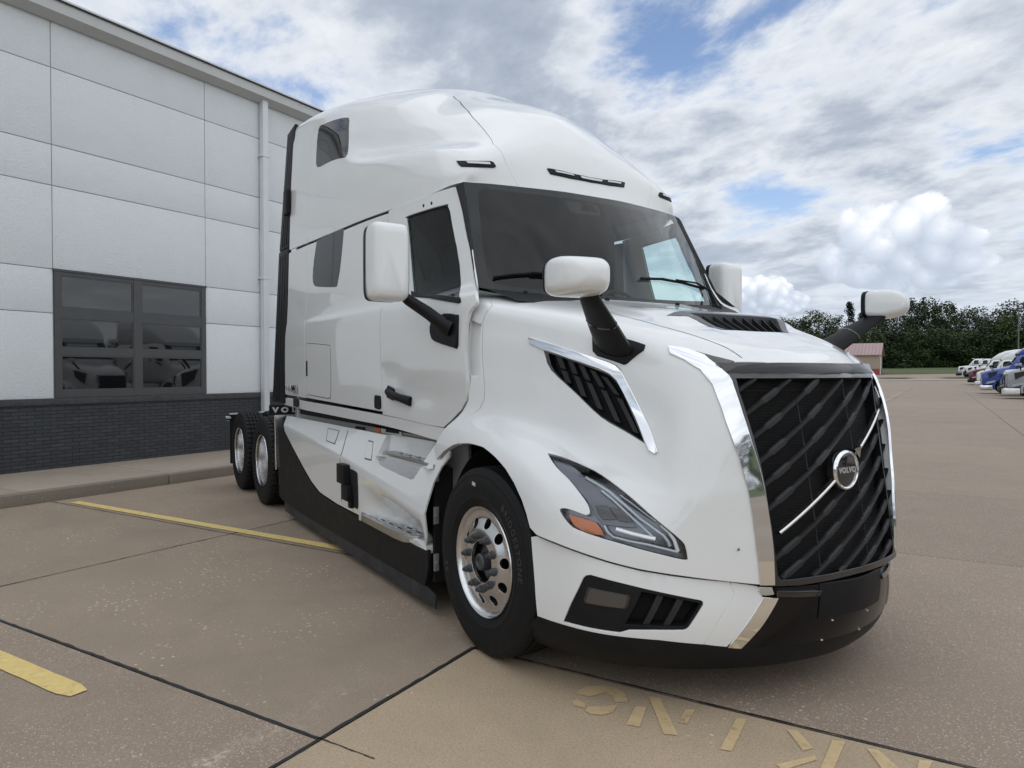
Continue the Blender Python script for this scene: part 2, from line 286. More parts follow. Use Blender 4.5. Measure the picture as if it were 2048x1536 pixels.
class MB:
    """collects simple shapes into one mesh"""
    def __init__(s): s.v = []; s.f = []
    def add(s, v, f):
        b = len(s.v); s.v += [tuple(p) for p in v]; s.f += [tuple(i + b for i in q) for q in f]
    def box(s, c, d, rz=0.0, R=None):
        hx, hy, hz = d[0] / 2, d[1] / 2, d[2] / 2
        M = R if R is not None else Matrix.Rotation(rz, 3, 'Z')
        P = [Vector((x, y, z)) for x in (-hx, hx) for y in (-hy, hy) for z in (-hz, hz)]
        s.add([tuple(M @ p + Vector(c)) for p in P], [(0, 1, 3, 2), (4, 6, 7, 5), (0, 4, 5, 1), (2, 3, 7, 6), (0, 2, 6, 4), (1, 5, 7, 3)])
    def prism(s, poly, a, b):
        """poly: list of 3D points (planar), extruded from offset a to offset b (vectors)"""
        n = len(poly); A = [Vector(p) + Vector(a) for p in poly]; B = [Vector(p) + Vector(b) for p in poly]
        s.add([tuple(p) for p in A + B], [tuple(range(n))[::-1], tuple(range(n, 2 * n))] + [(i, (i + 1) % n, n + (i + 1) % n, n + i) for i in range(n)])
    def tube(s, pts, r, n=10, caps=True):
        pts = [Vector(p) for p in pts]; k = len(pts)
        rs = r if isinstance(r, (list, tuple)) else [r] * k
        V = []; up = Vector((0, 0, 1))
        for i, p in enumerate(pts):
            t = (pts[min(i + 1, k - 1)] - pts[max(i - 1, 0)]).normalized()
            a = t.cross(up)
            if a.length < 1e-3: a = t.cross(Vector((1, 0, 0)))
            a.normalize(); b = t.cross(a)
            V += [tuple(p + (a * math.cos(2 * PI * j / n) + b * math.sin(2 * PI * j / n)) * rs[i]) for j in range(n)]
        F = [(i * n + j, i * n + (j + 1) % n, (i + 1) * n + (j + 1) % n, (i + 1) * n + j) for i in range(k - 1) for j in range(n)]
        if caps: F += [tuple(range(n))[::-1], tuple((k - 1) * n + j for j in range(n))]
        s.add(V, F)
    def obj(s, name, m, parent=None, auto=35, bevel=0.0):
        o = mesh(name, s.v, s.f, m, parent)
        if bevel:
            bm = bmesh.new(); bm.from_mesh(o.data)
            bmesh.ops.recalc_face_normals(bm, faces=bm.faces)
            ed = [e for e in bm.edges if len(e.link_faces) == 2 and e.calc_face_angle(0) > .5]
            bmesh.ops.bevel(bm, geom=ed, offset=bevel, segments=2, affect='EDGES', profile=.6, clamp_overlap=True)
            bm.to_mesh(o.data); bm.free()
        else:
            bm = bmesh.new(); bm.from_mesh(o.data); bmesh.ops.recalc_face_normals(bm, faces=bm.faces); bm.to_mesh(o.data); bm.free()
        if auto is not None:
            o.data.polygons.foreach_set("use_smooth", [True] * len(o.data.polygons)); o.data.set_sharp_from_angle(angle=math.radians(auto))
        return o
def lathe(name, prof, m, parent=None, n=64, axis='Y', loc=(0, 0, 0), auto=30, closed=False):
    """prof: list of (radius, along axis)"""
    k = len(prof); V = []; F = []
    for i in range(n):
        a = 2 * PI * i / n; c, s_ = math.cos(a), math.sin(a)
        for r, h in prof:
            p = (r * c, h, r * s_) if axis == 'Y' else ((h, r * c, r * s_) if axis == 'X' else (r * c, r * s_, h))
            V.append((p[0] + loc[0], p[1] + loc[1], p[2] + loc[2]))
    kk = k if closed else k - 1
    for i in range(n):
        for j in range(kk):
            a, b = i * k + j, i * k + (j + 1) % k; c, d = ((i + 1) % n) * k + (j + 1) % k, ((i + 1) % n) * k + j
            F.append((a, b, c, d))
    bm = bmesh.new(); me = bpy.data.meshes.new(name); me.from_pydata(V, [], F); bm.from_mesh(me)
    bmesh.ops.remove_doubles(bm, verts=bm.verts, dist=1e-5); bmesh.ops.recalc_face_normals(bm, faces=bm.faces); bm.to_mesh(me); bm.free()
    me.polygons.foreach_set("use_smooth", [True] * len(me.polygons)); me.set_sharp_from_angle(angle=math.radians(auto))
    return link(name, me, parent, m)
def text_mesh(s, size=1.0, extrude=0.0, bold=0.0, sx=1.0, spacing=1.0):
    cu = bpy.data.curves.new("t", 'FONT'); cu.body = s; cu.size = size; cu.extrude = extrude; cu.offset = bold
    cu.align_x = 'CENTER'; cu.align_y = 'CENTER'; cu.resolution_u = 3; cu.space_character = spacing
    o = bpy.data.objects.new("t", cu); COL.objects.link(o); bpy.context.view_layer.update()
    me = bpy.data.meshes.new_from_object(o.evaluated_get(bpy.context.evaluated_depsgraph_get()))
    v = [(p.co.x * sx, p.co.y, p.co.z) for p in me.vertices]; f = [tuple(p.vertices) for p in me.polygons]
    bpy.data.objects.remove(o); bpy.data.meshes.remove(me)
    return v, f

# ---------------------------------------------------------------- smooth surfaces through control points
def cr(P, t):
    """Catmull-Rom along axis 0 of P at parameters t, straight beyond the ends"""
    n = P.shape[0]; Pe = np.concatenate([2 * P[:1] - P[1:2], P, 2 * P[-1:] - P[-2:-1]])
    i = np.clip(np.floor(t).astype(int), 0, n - 2); f = (t - i)
    f = f.reshape((-1,) + (1,) * (P.ndim - 1))
    a, b, c, d = Pe[i], Pe[i + 1], Pe[i + 2], Pe[i + 3]
    return .5 * ((2 * b) + (-a + c) * f + (2 * a - 5 * b + 4 * c - d) * f ** 2 + (-a + 3 * b - 3 * c + d) * f ** 3)
def crw(n, t):
    W = cr(np.eye(n), t); return W
def linw(n, t):
    i = np.clip(np.floor(t).astype(int), 0, n - 2); f = t - i; W = np.zeros((len(t), n)); r = np.arange(len(t)); W[r, i] = 1 - f; W[r, i + 1] = f; return W
def clip_v(L, v0, keep_above):
    L = [np.array(p, float) for p in L]; out = []
    ins = lambda p: (p[1] >= v0) == keep_above or p[1] == v0
    for i in range(len(L)):
        a, b = L[i], L[(i + 1) % len(L)]
        if ins(a): out.append(tuple(a))
        if ins(a) != ins(b): f = (v0 - a[1]) / (b[1] - a[1]); out.append((a[0] + (b[0] - a[0]) * f, v0))
    return out
class Surf:
    def __init__(s, rows, flip=False, fn=None, linv=False):
        s.fn = fn; s.linv = linv; s.flip = -1 if flip else 1
        if fn is None: s.G = np.array(rows, float)      # [v][u][3]
    def ev(s, uv):
        uv = np.atleast_2d(np.asarray(uv, float))
        if s.fn: return s.fn(uv)
        Wu = crw(s.G.shape[1], uv[:, 0]); Wv = crw(s.G.shape[0], uv[:, 1]) if not s.linv else linw(s.G.shape[0], uv[:, 1])
        return np.einsum('iv,iu,vuk->ik', Wv, Wu, s.G)
    def nrm(s, uv):
        uv = np.atleast_2d(np.asarray(uv, float)); e = 1e-3
        a = s.ev(uv + [e, 0]) - s.ev(uv - [e, 0]); b = s.ev(uv + [0, e]) - s.ev(uv - [0, e])
        n = np.cross(a, b) * s.flip; l = np.linalg.norm(n, axis=1, keepdims=True)
        return n / np.maximum(l, 1e-9)
def height_surf(axis, a0, b0, grid, fixed_a, fixed_b):
    pass
def pip(poly, pts):
    poly = np.asarray(poly); x, y = pts[:, 0], pts[:, 1]; ins = np.zeros(len(pts), bool); j = len(poly) - 1
    for i in range(len(poly)):
        xi, yi = poly[i]; xj, yj = poly[j]
        c = ((yi > y) != (yj > y)) & (x < (xj - xi) * (y - yi) / (yj - yi + 1e-15) + xi); ins ^= c; j = i
    return ins
def area2(p): p = np.asarray(p); return np.sum(p[:, 0] * np.roll(p[:, 1], -1) - np.roll(p[:, 0], -1) * p[:, 1])
def densify(surf, loop, step):
    out = []; n = len(loop)
    P = surf.ev(loop)
    for i in range(n):
        a, b = np.array(loop[i]), np.array(loop[(i + 1) % n]); k = max(1, int(math.ceil(np.linalg.norm(P[i] - P[(i + 1) % n]) / step)))
        for q in range(k): out.append(a + (b - a) * q / k)
    return np.array(out)
def smooth_loop(pts, k=4, sharp=50, closed=True):
    """rounds a polyline (Catmull-Rom) but keeps corners sharper than the angle"""
    P = np.array(pts, float); n = len(P); out = []
    def corner(i):
        a = P[i] - P[i - 1]; b = P[(i + 1) % n] - P[i]
        return math.degrees(math.acos(np.clip(np.dot(a, b) / (np.linalg.norm(a) * np.linalg.norm(b) + 1e-12), -1, 1))) > sharp
    for i in range(n):
        p1, p2 = P[i], P[(i + 1) % n]
        p0 = P[i - 1] if not corner(i) else 2 * p1 - p2
        p3 = P[(i + 2) % n] if not corner((i + 1) % n) else 2 * p2 - p1
        for q in range(k):
            f = q / k; out.append(.5 * ((2 * p1) + (-p0 + p2) * f + (2 * p0 - 5 * p1 + 4 * p2 - p3) * f * f + (-p0 + 3 * p1 - 3 * p2 + p3) * f ** 3))
    return np.array(out)
def panel_data(surf, outline, holes=(), step=.05, off=0.0, rim=.012, bev=.0025, disp=None):
    loops = []
    for h, L in enumerate([outline] + list(holes)):
        L = densify(surf, L, step)
        if (area2(L) > 0) != (h == 0): L = L[::-1]
        loops.append(L)
    allv = []; edges = []
    for L in loops:
        b = len(allv); allv += list(L); edges += [(b + i, b + (i + 1) % len(L)) for i in range(len(L))]
    O = loops[0]; lo, hi = O.min(0), O.max(0); mid = (lo + hi) / 2
    e = .01; su = np.linalg.norm(surf.ev([mid + [e, 0]]) - surf.ev([mid - [e, 0]])) / (2 * e); sv = np.linalg.norm(surf.ev([mid + [0, e]]) - surf.ev([mid - [0, e]])) / (2 * e)
    nu = max(2, int((hi[0] - lo[0]) * su / step) + 1); nv = max(2, int((hi[1] - lo[1]) * sv / step) + 1)
    gu, gv = np.meshgrid(np.linspace(lo[0], hi[0], nu + 1), np.linspace(lo[1], hi[1], nv + 1)); g = np.stack([gu.ravel(), gv.ravel()], 1)
    keep = pip(O, g)
    for L in loops[1:]: keep &= ~pip(L, g)
    bnd = np.array(allv); g = g[keep]
    if len(g):
        d = np.array([np.min(((bnd - q) * [su, sv]) ** 2 @ [1, 1]) for q in g]); g = g[d > (step * .45) ** 2]
    allv = allv + list(g)
    sc = np.array([su, sv])
    vo, eo, fo, vi, _, _ = delaunay_2d_cdt([Vector(tuple(np.asarray(p) * sc)) for p in allv], edges, [], 0, 1e-6)
    uv = np.array([tuple(p) for p in vo]) / sc
    F = [q for q in fo]
    c = np.array([uv[list(q)].mean(0) for q in F]); ok = pip(O, c)
    for L in loops[1:]: ok &= ~pip(L, c)
    F = [q for q, k in zip(F, ok) if k]
    P = surf.ev(uv); N = surf.nrm(uv)
    if disp is not None:
        P = P + N * disp(uv, P)[:, None]
    P = P + N * off
    # orient faces along the normal
    FF = []
    for q in F:
        a, b, cc = P[q[0]], P[q[1]], P[q[2]]
        FF.append(tuple(q) if np.dot(np.cross(b - a, cc - a), N[q[0]]) > 0 else tuple(q[::-1]))
    V = list(P); NN = list(N)
    for L in loops:
        p = surf.ev(L); nn = surf.nrm(L)
        if disp is not None: p = p + nn * disp(L, p)[:, None]
        p = p + nn * off
        t = np.roll(p, -1, 0) - np.roll(p, 1, 0); t /= np.linalg.norm(t, axis=1, keepdims=True) + 1e-12
        o = np.cross(t, nn); o /= np.linalg.norm(o, axis=1, keepdims=True) + 1e-12
        # outward test against param orientation
        s3 = surf.ev(L + 0) ; q = (np.roll(L, -1, 0) - np.roll(L, 1, 0)) ; w = np.stack([q[:, 1], -q[:, 0]], 1); w /= np.linalg.norm(w * sc, axis=1, keepdims=True) + 1e-12
        dd = surf.ev(L + w * .002) - surf.ev(L - w * .002)
        sg = np.sign(np.sum(dd * o, 1)); sg = 1 if sg.sum() >= 0 else -1
        o = o * sg
        b = len(V); n = len(L)
        for k in range(n): V.append(p[k]); NN.append(nn[k])
        for k in range(n): V.append(p[k] + o[k] * bev - nn[k] * bev); NN.append(o[k])
        for k in range(n): V.append(p[k] + o[k] * bev - nn[k] * (bev + rim)); NN.append(o[k])
        for k in range(n):
            k2 = (k + 1) % n
            for r in (0, 1):
                q = (b + r * n + k, b + r * n + k2, b + (r + 1) * n + k2, b + (r + 1) * n + k)
                a_, b_, c_ = V[q[0]], V[q[1]], V[q[2]]
                FF.append(q if np.dot(np.cross(b_ - a_, c_ - a_), NN[q[2]] + NN[q[0]] * .5) > 0 else q[::-1])
    return V, FF, NN
def mirror_data(V, F, N):
    return [(p[0], -p[1], p[2]) for p in V], [tuple(q[::-1]) for q in F], [(n[0], -n[1], n[2]) for n in N]
def panel(name, surf, outline, m, parent, holes=(), mirror=True, join=False, **k):
    V, F, N = panel_data(surf, outline, holes, **k)
    if join:
        V2, F2, N2 = mirror_data(V, F, N); b = len(V)
        return mesh(name, list(V) + V2, list(F) + [tuple(i + b for i in q) for q in F2], m, parent, normals=list(N) + N2)
    o = mesh(name, V, F, m, parent, normals=N); o2 = None
    if mirror:
        o2 = mesh(name, *mirror_data(V, F, N)[:2], m, parent if not isinstance(parent, tuple) else parent[1], normals=mirror_data(V, F, N)[2])
    return (o, o2)
TAB = {
'sl_win': [[1.3304,6.67],[1.7032,6.6679],[2.0625,6.6541],[2.0441,6.4871],[1.9892,6.0628],[1.9197,5.6999],[1.8621,5.6798],[1.3608,5.8308],[1.2549,5.9157],[1.2162,6.0662],[1.2457,6.3775]],
'door': [[3.0277,0.6506],[3.0766,3.2436],[3.2139,6.6024],[3.2749,6.6122],[3.9922,6.6208],[4.6607,6.6286],[4.7445,6.6238],[4.9768,6.3338],[5.2933,5.72],[5.6839,4.3894],[5.8262,3.4213],[5.7,3.1113],[5.6451,2.728],[5.6253,2.0424],[5.6693,1.4483],[5.6142,1.0832],[5.4741,0.8933],[5.2011,0.6704],[5.0371,0.5606],[4.4052,0.5705]],
'dwin': [[3.4477,6.4281],[3.4986,6.4574],[4.5072,6.4578],[4.5996,6.4213],[4.7434,6.2438],[5.1126,5.4799],[5.4395,3.8047],[3.8109,4.9424],[3.583,5.972]],
'ledge': [[3.8019,4.9996],[5.4571,3.797],[5.4856,3.5769],[5.4505,3.534],[3.8369,4.7925]],
'hatch': [[1.0784,2.5593],[1.1294,2.6585],[1.7481,2.4995],[1.8151,2.391],[1.8155,1.6745],[1.7882,0.9733],[1.7286,0.8886],[1.622,0.8853],[1.105,0.9323],[1.0206,1.0145]],
'hlatch': [[1.0477,1.9904],[1.1067,1.9878],[1.0916,1.4885],[1.0318,1.4878]],
'smark': [[2.8443,1.0269],[2.8728,1.052],[2.9532,1.0462],[2.9765,1.0138],[2.9778,0.8044],[2.946,0.7584],[2.8646,0.7661],[2.8376,0.8014]],
'sill': [[-0.3304,0.7488],[0.6777,0.7306],[2.0265,0.6809],[3.0262,0.6244],[4.403,0.552],[5.0205,0.5328],[5.0417,0.4558],[4.8455,0.3061],[4.3755,0.3301],[3.498,0.3896],[2.8117,0.4293],[2.2617,0.4435],[1.6004,0.4648],[0.9511,0.4814],[-0.295,0.5447]],
'upwin': [[1.2244,3.918],[1.2764,4.0334],[2.0108,4.0706],[2.0976,4.051],[2.1578,3.936],[2.3079,2.9929],[2.3645,2.5507],[2.3322,2.4008],[1.4503,2.317],[1.2893,2.4026],[1.2446,2.547],[1.2192,3.2214]],
'roofseam': [[7.8564,3.1493],[7.3579,2.9102],[6.304,3.1331],[5.3213,4.4621],[4.7573,5.1268],[4.1508,5.6497],[3.7458,5.8542]],
'mk_side': [[5.8974,1.4947],[6.0693,1.5301],[6.2553,1.5585],[6.4553,1.5924],[6.6529,1.6557],[6.8211,1.7688],[6.948,1.9244],[7.0425,2.1003],[7.1151,2.2835],[7.1803,2.3459],[7.34,2.3782],[7.3527,2.2917],[7.3075,2.1002],[7.2507,1.9019],[7.178,1.7014],[7.0772,1.5092],[6.9294,1.3528],[6.719,1.2696],[6.4773,1.2583],[6.2501,1.2698],[6.0814,1.3513]],
'mk_sidel': [[6.3371,1.5106],[6.5628,1.5444],[6.7727,1.6278],[6.9341,1.7748],[7.0486,1.9598],[7.1337,2.159],[7.2261,2.1514],[7.1574,1.9479],[7.0673,1.7469],[6.9406,1.569],[6.757,1.4455],[6.5273,1.3956]],
'mk_mid': [[7.5145,5.0243],[7.5177,5.1554],[7.5968,6.2536],[7.613,6.7936],[7.6978,6.749],[7.6783,5.9664],[7.6213,5.1041]],
'mk_l1': [[7.5572,5.3146],[7.6048,6.108],[7.6378,6.1579],[7.5932,5.3588]],
'mk_l2': [[7.6221,6.4272],[7.6321,6.7836],[7.6713,6.763],[7.6633,6.4991]],
'wsin': [[0.3162,1.6884],[0.4027,1.7959],[1.0043,1.9081],[3.0395,1.9481],[3.9787,1.949],[5.3337,1.9631],[7.2321,2.0061],[7.7882,1.9504],[7.8589,1.5275],[7.5098,0.8411],[7.3057,0.3315],[3.7792,0.2512],[1.9585,0.1772],[0.6823,0.1257],[0.4742,0.1809],[0.3545,0.9515]],
'apil': [[4.7477,6.6344],[4.8696,6.4852],[4.9903,6.326],[5.1489,6.0568],[5.3039,5.7181],[5.4467,5.2668],[5.7159,4.2972]],
'groove': [[0.8734,7.4948],[1.5788,6.8303],[1.5238,6.513],[1.4818,6.2543],[1.5236,5.8523],[1.5925,5.1455],[1.6729,4.6355],[1.6811,4.3608],[1.6155,4.0816],[1.4715,3.8995],[1.3224,3.6639],[1.3439,3.022],[1.445,2.4323]],
'arch': [[1.4457,2.4282],[1.8158,2.4567],[2.2189,2.3895],[2.5827,2.179],[2.8946,1.9851],[3.1523,1.7762],[3.3593,1.5556],[3.4729,1.3616],[3.5607,1.1456]],
'bseam': [[3.7022,1.0566],[4.0321,1.0017],[4.3945,0.9215],[4.777,0.8373],[5.1979,0.7595],[5.6765,0.6846],[6.3332,0.5831],[6.781,0.5149]],
'chro': [[6.7506,1.1639],[6.7457,2.2084],[6.7207,3.5525],[6.6744,4.4433],[6.6082,4.8973],[6.5285,5.4863],[6.3935,6.0706],[6.124,6.5405],[5.618,6.7202],[5.2047,6.7504],[5.0453,6.959],[5.1648,7.0154],[5.4703,7.1119]],
'bandt': [[5.7857,7.1803],[6.1623,7.2441],[6.5076,7.3337],[6.8182,7.424]],
'cowl': [[0.8734,7.4948],[1.0338,7.6988],[1.1885,7.9089],[1.4648,8.5044]],
'hlo': [[3.4998,3.0256],[3.5363,3.1281],[3.8128,3.3383],[4.2606,3.3499],[4.6803,2.9938],[5.1008,2.5446],[5.5406,1.986],[5.8515,1.4338],[5.9153,1.2138],[5.9472,0.937],[5.8537,0.9274],[5.4307,1.0621],[4.9703,1.1994],[4.6952,1.2543],[4.3905,1.3158],[4.25,1.384],[4.1055,1.6096],[4.1239,1.704],[4.2402,1.7535],[4.4603,1.7411],[4.5024,1.8515],[4.4036,2.1261],[4.0959,2.5421],[3.7754,2.7752]],
'vento': [[2.7693,5.7162],[3.2877,5.6672],[3.9845,5.6415],[4.189,5.5727],[4.3533,5.4195],[4.6383,4.9948],[4.9235,4.5781],[4.4911,4.6661],[4.005,4.7497],[3.4543,5.0062],[2.9343,5.3185]],
'dgap': [[-0.4587,7.5699],[1.178,6.8813],[1.1456,6.5829],[1.0877,6.2318],[1.1436,5.4827],[1.2638,4.7714],[1.3058,4.3007],[1.1963,3.9805],[0.9959,3.4554],[0.8554,3.1175],[0.6624,2.5946],[0.5685,2.2327],[0.691,1.9129],[0.9657,2.1768],[1.259,2.3694]],
'inl': [[1.1331,6.3157],[1.1809,6.3311],[1.4222,6.2243],[1.445,6.1682],[1.5238,4.8931],[1.4906,4.8548],[1.2431,4.9125],[1.2125,4.9477],[1.155,5.5208]],
'chin': [[5.4703,7.1119],[5.9669,7.146],[6.7788,6.8723],[6.9441,6.4581],[6.8719,5.9818],[6.8672,5.286],[6.8846,4.6725],[6.9063,4.2114],[6.925,3.0592],[6.9359,1.6874],[6.9339,0.5145]],
'openR': [[0.4873,6.0509],[0.5216,5.0187],[0.6363,4.3253],[0.7557,3.6726],[0.8324,3.1979],[0.8874,2.6854],[0.9034,2.2719],[0.9426,1.6895],[0.9484,1.1527],[1.041,1.0679],[1.2301,1.0482],[1.6317,1.0409]],
'frO': [[0.1406,6.7047],[0.2965,6.1956],[0.3848,5.2077],[0.5257,4.2757],[0.6634,3.599],[0.7728,3.1301],[0.8527,2.5259],[0.8796,1.9007],[0.8107,0.9577],[1.609,0.9088]],
'slats': [[0.5158,5.0188],[1.1092,5.9943],[0.6718,4.2706],[2.3295,5.9324],[0.774,3.6887],[3.3691,5.8744],[0.8505,3.1775],[4.262,5.8524],[0.8795,2.7182],[5.4896,5.826],[0.9203,2.2801],[6.489,5.6861],[0.9369,1.4301],[7.1906,4.0195],[1.1206,1.0822],[7.0069,3.3757],[2.1641,1.0368],[6.8335,2.7883],[3.2039,1.0127],[6.5976,2.2564],[3.8949,1.0202],[6.2806,1.7646],[5.0004,0.9975],[6.0078,1.3017],[1.1067,1.873],[7.2578,4.6695]],
'hlup': [[3.5821,3.0257],[3.8625,3.2507],[3.983,3.1819],[4.2433,2.9107],[4.5287,2.6529],[4.9256,2.2025],[5.1292,1.7662],[4.676,1.6304],[4.5739,1.8137],[4.5315,1.9547],[4.4111,2.2131],[4.0956,2.6282],[3.7705,2.866]],
'hlam': [[4.2258,1.6026],[4.4016,1.6249],[4.5792,1.6183],[4.6461,1.4843],[4.6952,1.3402],[4.5517,1.3229],[4.3905,1.3479],[4.3057,1.4044],[4.2643,1.4837]],
'hg1': [[4.2296,2.942],[4.4274,2.8524],[4.6251,2.7156],[4.8985,2.419],[5.1627,2.0915],[5.388,1.8263],[5.5705,1.5683],[5.643,1.3893],[5.6829,1.2326]],
'hg2': [[4.528,2.6564],[4.7153,2.4738],[4.9288,2.2099],[5.1454,1.9193],[5.3313,1.6342],[5.4414,1.445]],
'hg3': [[4.8483,1.5842],[5.0585,1.5404],[5.2723,1.4899],[5.4414,1.445]],
'hg4': [[4.6937,1.6039],[4.7352,1.4507],[4.8099,1.3487],[5.0295,1.3119],[5.308,1.268],[5.596,1.1665],[5.8058,1.0826]],
'hg5': [[5.5228,1.9422],[5.6569,1.7094],[5.7441,1.4399],[5.8057,1.1063]],
'hg6': [[4.7616,2.7684],[4.9539,2.5992],[5.2265,2.2975],[5.4351,2.045]],
'hproj1': [[4.5583,2.1139],[4.6903,2.1939],[4.8417,1.8754],[4.6781,1.7705],[4.6132,1.8989]],
'hproj2': [[4.7241,2.1881],[4.8373,2.1917],[5.0492,1.8941],[4.8823,1.8691]],
'vvan': [[3.0002,5.6799],[3.225,5.6578],[3.4555,5.6198],[3.6878,5.5903],[3.9215,5.5483],[3.136,5.3943],[3.3781,5.3716],[3.639,5.336],[3.9291,5.3012],[4.2427,5.2632],[3.2272,5.1629],[3.5613,5.013],[3.9108,4.8931],[4.2766,4.786],[4.6449,4.7188]],
'chv': [[2.4896,5.9536],[2.8178,5.9076],[3.1557,5.8629],[3.5829,5.849],[4.014,5.8514],[4.185,5.8388],[4.2811,5.7854],[4.4723,5.5416],[4.716,5.2096],[4.9729,4.8525],[5.1841,4.5133],[5.1378,4.4675],[5.0089,4.4962],[4.8858,4.6534],[4.6619,5.0037],[4.4065,5.3635],[4.2438,5.565],[4.0991,5.6388],[3.8956,5.6697],[3.2866,5.6779],[2.7411,5.7431],[2.524,5.8299]],
'btop': [[1.12,4.8473],[1.2278,4.8995],[1.5405,4.7746],[1.9346,4.6074],[2.4152,4.4009],[2.9023,4.2225],[3.4079,4.1109],[3.9268,4.0159],[4.4067,3.9416]],
'bsp': [[4.4774,3.6572],[4.3302,3.2856],[4.0136,2.2557]],
'bbot': [[3.268,2.3852],[2.541,2.4183],[1.6037,2.4787],[1.2395,2.5138],[1.2133,3.4246],[1.1679,4.1271]],
'fog': [[1.9661,3.9198],[2.0177,4.0089],[2.0912,4.0401],[2.98,3.7647],[3.9343,3.5072],[3.9768,3.4573],[3.9782,3.3698],[3.7626,2.7902],[3.7149,2.7039],[3.6501,2.6743],[3.169,2.6526],[2.7395,2.6077],[2.5855,2.5044],[2.0801,2.5233],[1.6493,2.5479],[1.7722,3.1435]],
'bp2': [[4.4225,3.9345],[4.6559,3.8728],[4.8972,3.8024],[4.8774,3.701],[4.9416,3.5503],[4.8061,3.1669],[4.6589,2.7691],[4.4165,2.1457],[4.0281,2.2536],[4.3463,3.2849],[4.4919,3.6567]],
'bch': [[4.9538,3.5318],[5.0785,3.5076],[5.2227,3.4971],[5.0874,3.1321],[4.938,2.7154],[4.7972,2.3922],[4.6624,2.0761],[4.5418,2.1043],[4.4395,2.1303],[4.6751,2.775],[4.8226,3.1791]],
'bch2': [[4.88,3.8033],[5.1095,3.7775],[5.1423,3.6092],[4.9893,3.5931],[4.9107,3.623],[4.8774,3.701]],
'bcl': [[5.1637,3.7615],[5.1786,3.5815],[5.2384,3.491],[5.1017,3.1173],[4.9531,2.6992],[4.8123,2.3743],[4.6754,2.0644]],
'lipl': [[1.2381,2.4858],[1.6027,2.451],[2.5412,2.391],[3.2693,2.3527],[4.0145,2.2242],[4.4182,2.1074],[4.6644,2.0395]],
'blg': [[5.1803,3.6963],[5.5982,3.6548],[6.0622,3.6259],[6.0082,3.5153],[5.5969,3.526],[5.1877,3.5682]],
'fgrille': [[2.922,3.6845],[3.4455,3.5641],[3.9186,3.4264],[3.9279,3.37],[3.7111,2.79],[3.6435,2.7607],[3.1635,2.7537],[2.6452,2.7516]],
'fgb': [[2.8149,3.7782],[4.0012,3.5069],[4.0035,3.357],[3.7676,2.6751],[2.54,2.6328]],
'fv1': [[3.2056,3.6413],[3.3079,3.6088],[3.0538,2.7579],[2.9536,2.7611]],
'fv2': [[3.5578,3.542],[3.6615,3.5126],[3.4191,2.7692],[3.3078,2.7637]],
'fogl': [[2.0577,3.6268],[2.0899,3.6474],[2.684,3.546],[2.7089,3.5041],[2.6622,3.2694],[2.6299,3.2265],[2.0282,3.2623],[2.0037,3.2959]],
'upst': [[2.9829,3.5575],[3.0728,3.3485],[3.1504,3.3322],[3.7989,3.341],[4.1193,3.3595],[4.2037,3.4038],[4.3451,3.6537],[4.3607,3.7197]],
'skj': [[2.0111,3.8963],[2.091,3.1564],[2.0761,2.6568],[2.0302,2.1419]],
'lt1': [[1.483,3.7978],[1.8047,3.8242],[1.8475,3.2867],[1.6012,3.2565]],
'lt2': [[2.616,3.7827],[2.756,3.7823],[2.8627,3.3348],[2.6751,3.2997]],
'brk': [[2.2964,2.8404],[2.3446,2.8899],[2.5314,2.9141],[2.5713,2.8927],[2.5188,2.2504],[2.4827,2.1586],[2.2727,2.1601],[2.2256,2.239]],
'lab1': [[-1.9978,-1.097,1.1229],[-1.8823,-1.097,1.1207],[-1.8827,-1.097,1.0725],[-1.9982,-1.097,1.0719]],
'lab2': [[-1.872,-1.097,1.1194],[-1.4764,-1.097,1.1201],[-1.4676,-1.097,1.0846],[-1.8621,-1.097,1.0759]],
'lab3': [[-2.4371,-1.097,1.0908],[-2.2304,-1.097,1.0959],[-2.2307,-1.097,1.0716],[-2.4374,-1.097,1.0656]],
'seam_a': [[1.0882,7.876],[2.3197,7.7815],[3.3918,7.5518],[4.2657,7.5585],[5.12,7.6466],[5.7834,7.7424],[6.6057,7.7127]],
'dmb': [[4.8251,2.4644],[4.9372,2.341],[5.4406,2.1536],[5.4859,2.1969],[5.4796,2.9001],[5.4422,2.9713],[5.1874,3.0731],[4.8762,2.9289],[4.7874,2.7035]],
'hmb': [[3.6308,6.4538],[3.6469,6.5207],[4.0691,6.6415],[4.3556,6.6745],[4.6127,6.6924],[4.6201,6.5425],[4.3691,5.9957],[4.3354,5.96],[3.8074,5.9482],[3.7139,6.0149]],
'dhr': [[3.1562,1.2047],[3.3575,1.19],[3.4039,1.2471],[3.5997,1.2199],[3.9621,1.0414],[3.9703,0.9188],[3.7469,0.9485],[3.2991,0.9896],[3.1696,1.0484]],
'dhp': [[3.1696,1.1601],[3.3583,1.1018],[3.6212,1.0482],[3.9333,0.978]],
'dho': [[3.9132,6.5161],[4.1218,6.5159]],
'vnl': [[-4.2617,-1.197,1.3699],[-3.8055,-1.197,1.3689]],
'wb1': [[0.6294,0.2055],[1.1384,0.276],[1.5794,0.3259],[1.9866,0.3581]],
'wa1': [[1.5785,0.3218],[2.2225,0.3256],[3.1434,0.2903]],
'wb2': [[4.311,0.4216],[5.0511,0.4448],[5.8212,0.4079],[7.0116,0.3293]],
'wa2': [[5.5167,0.4255],[6.4451,0.401],[7.1545,0.2818]],
'sens': [[3.024,1.9466],[3.0104,1.7802],[3.0621,1.6316],[3.1758,1.602],[3.8865,1.6225],[3.9968,1.6641],[4.0172,1.8116],[4.0033,1.9358]],
'sh1': [[3.4832,1.8287],[3.807,1.8424],[3.947,1.7111],[3.8892,1.6743],[3.3675,1.6826]],
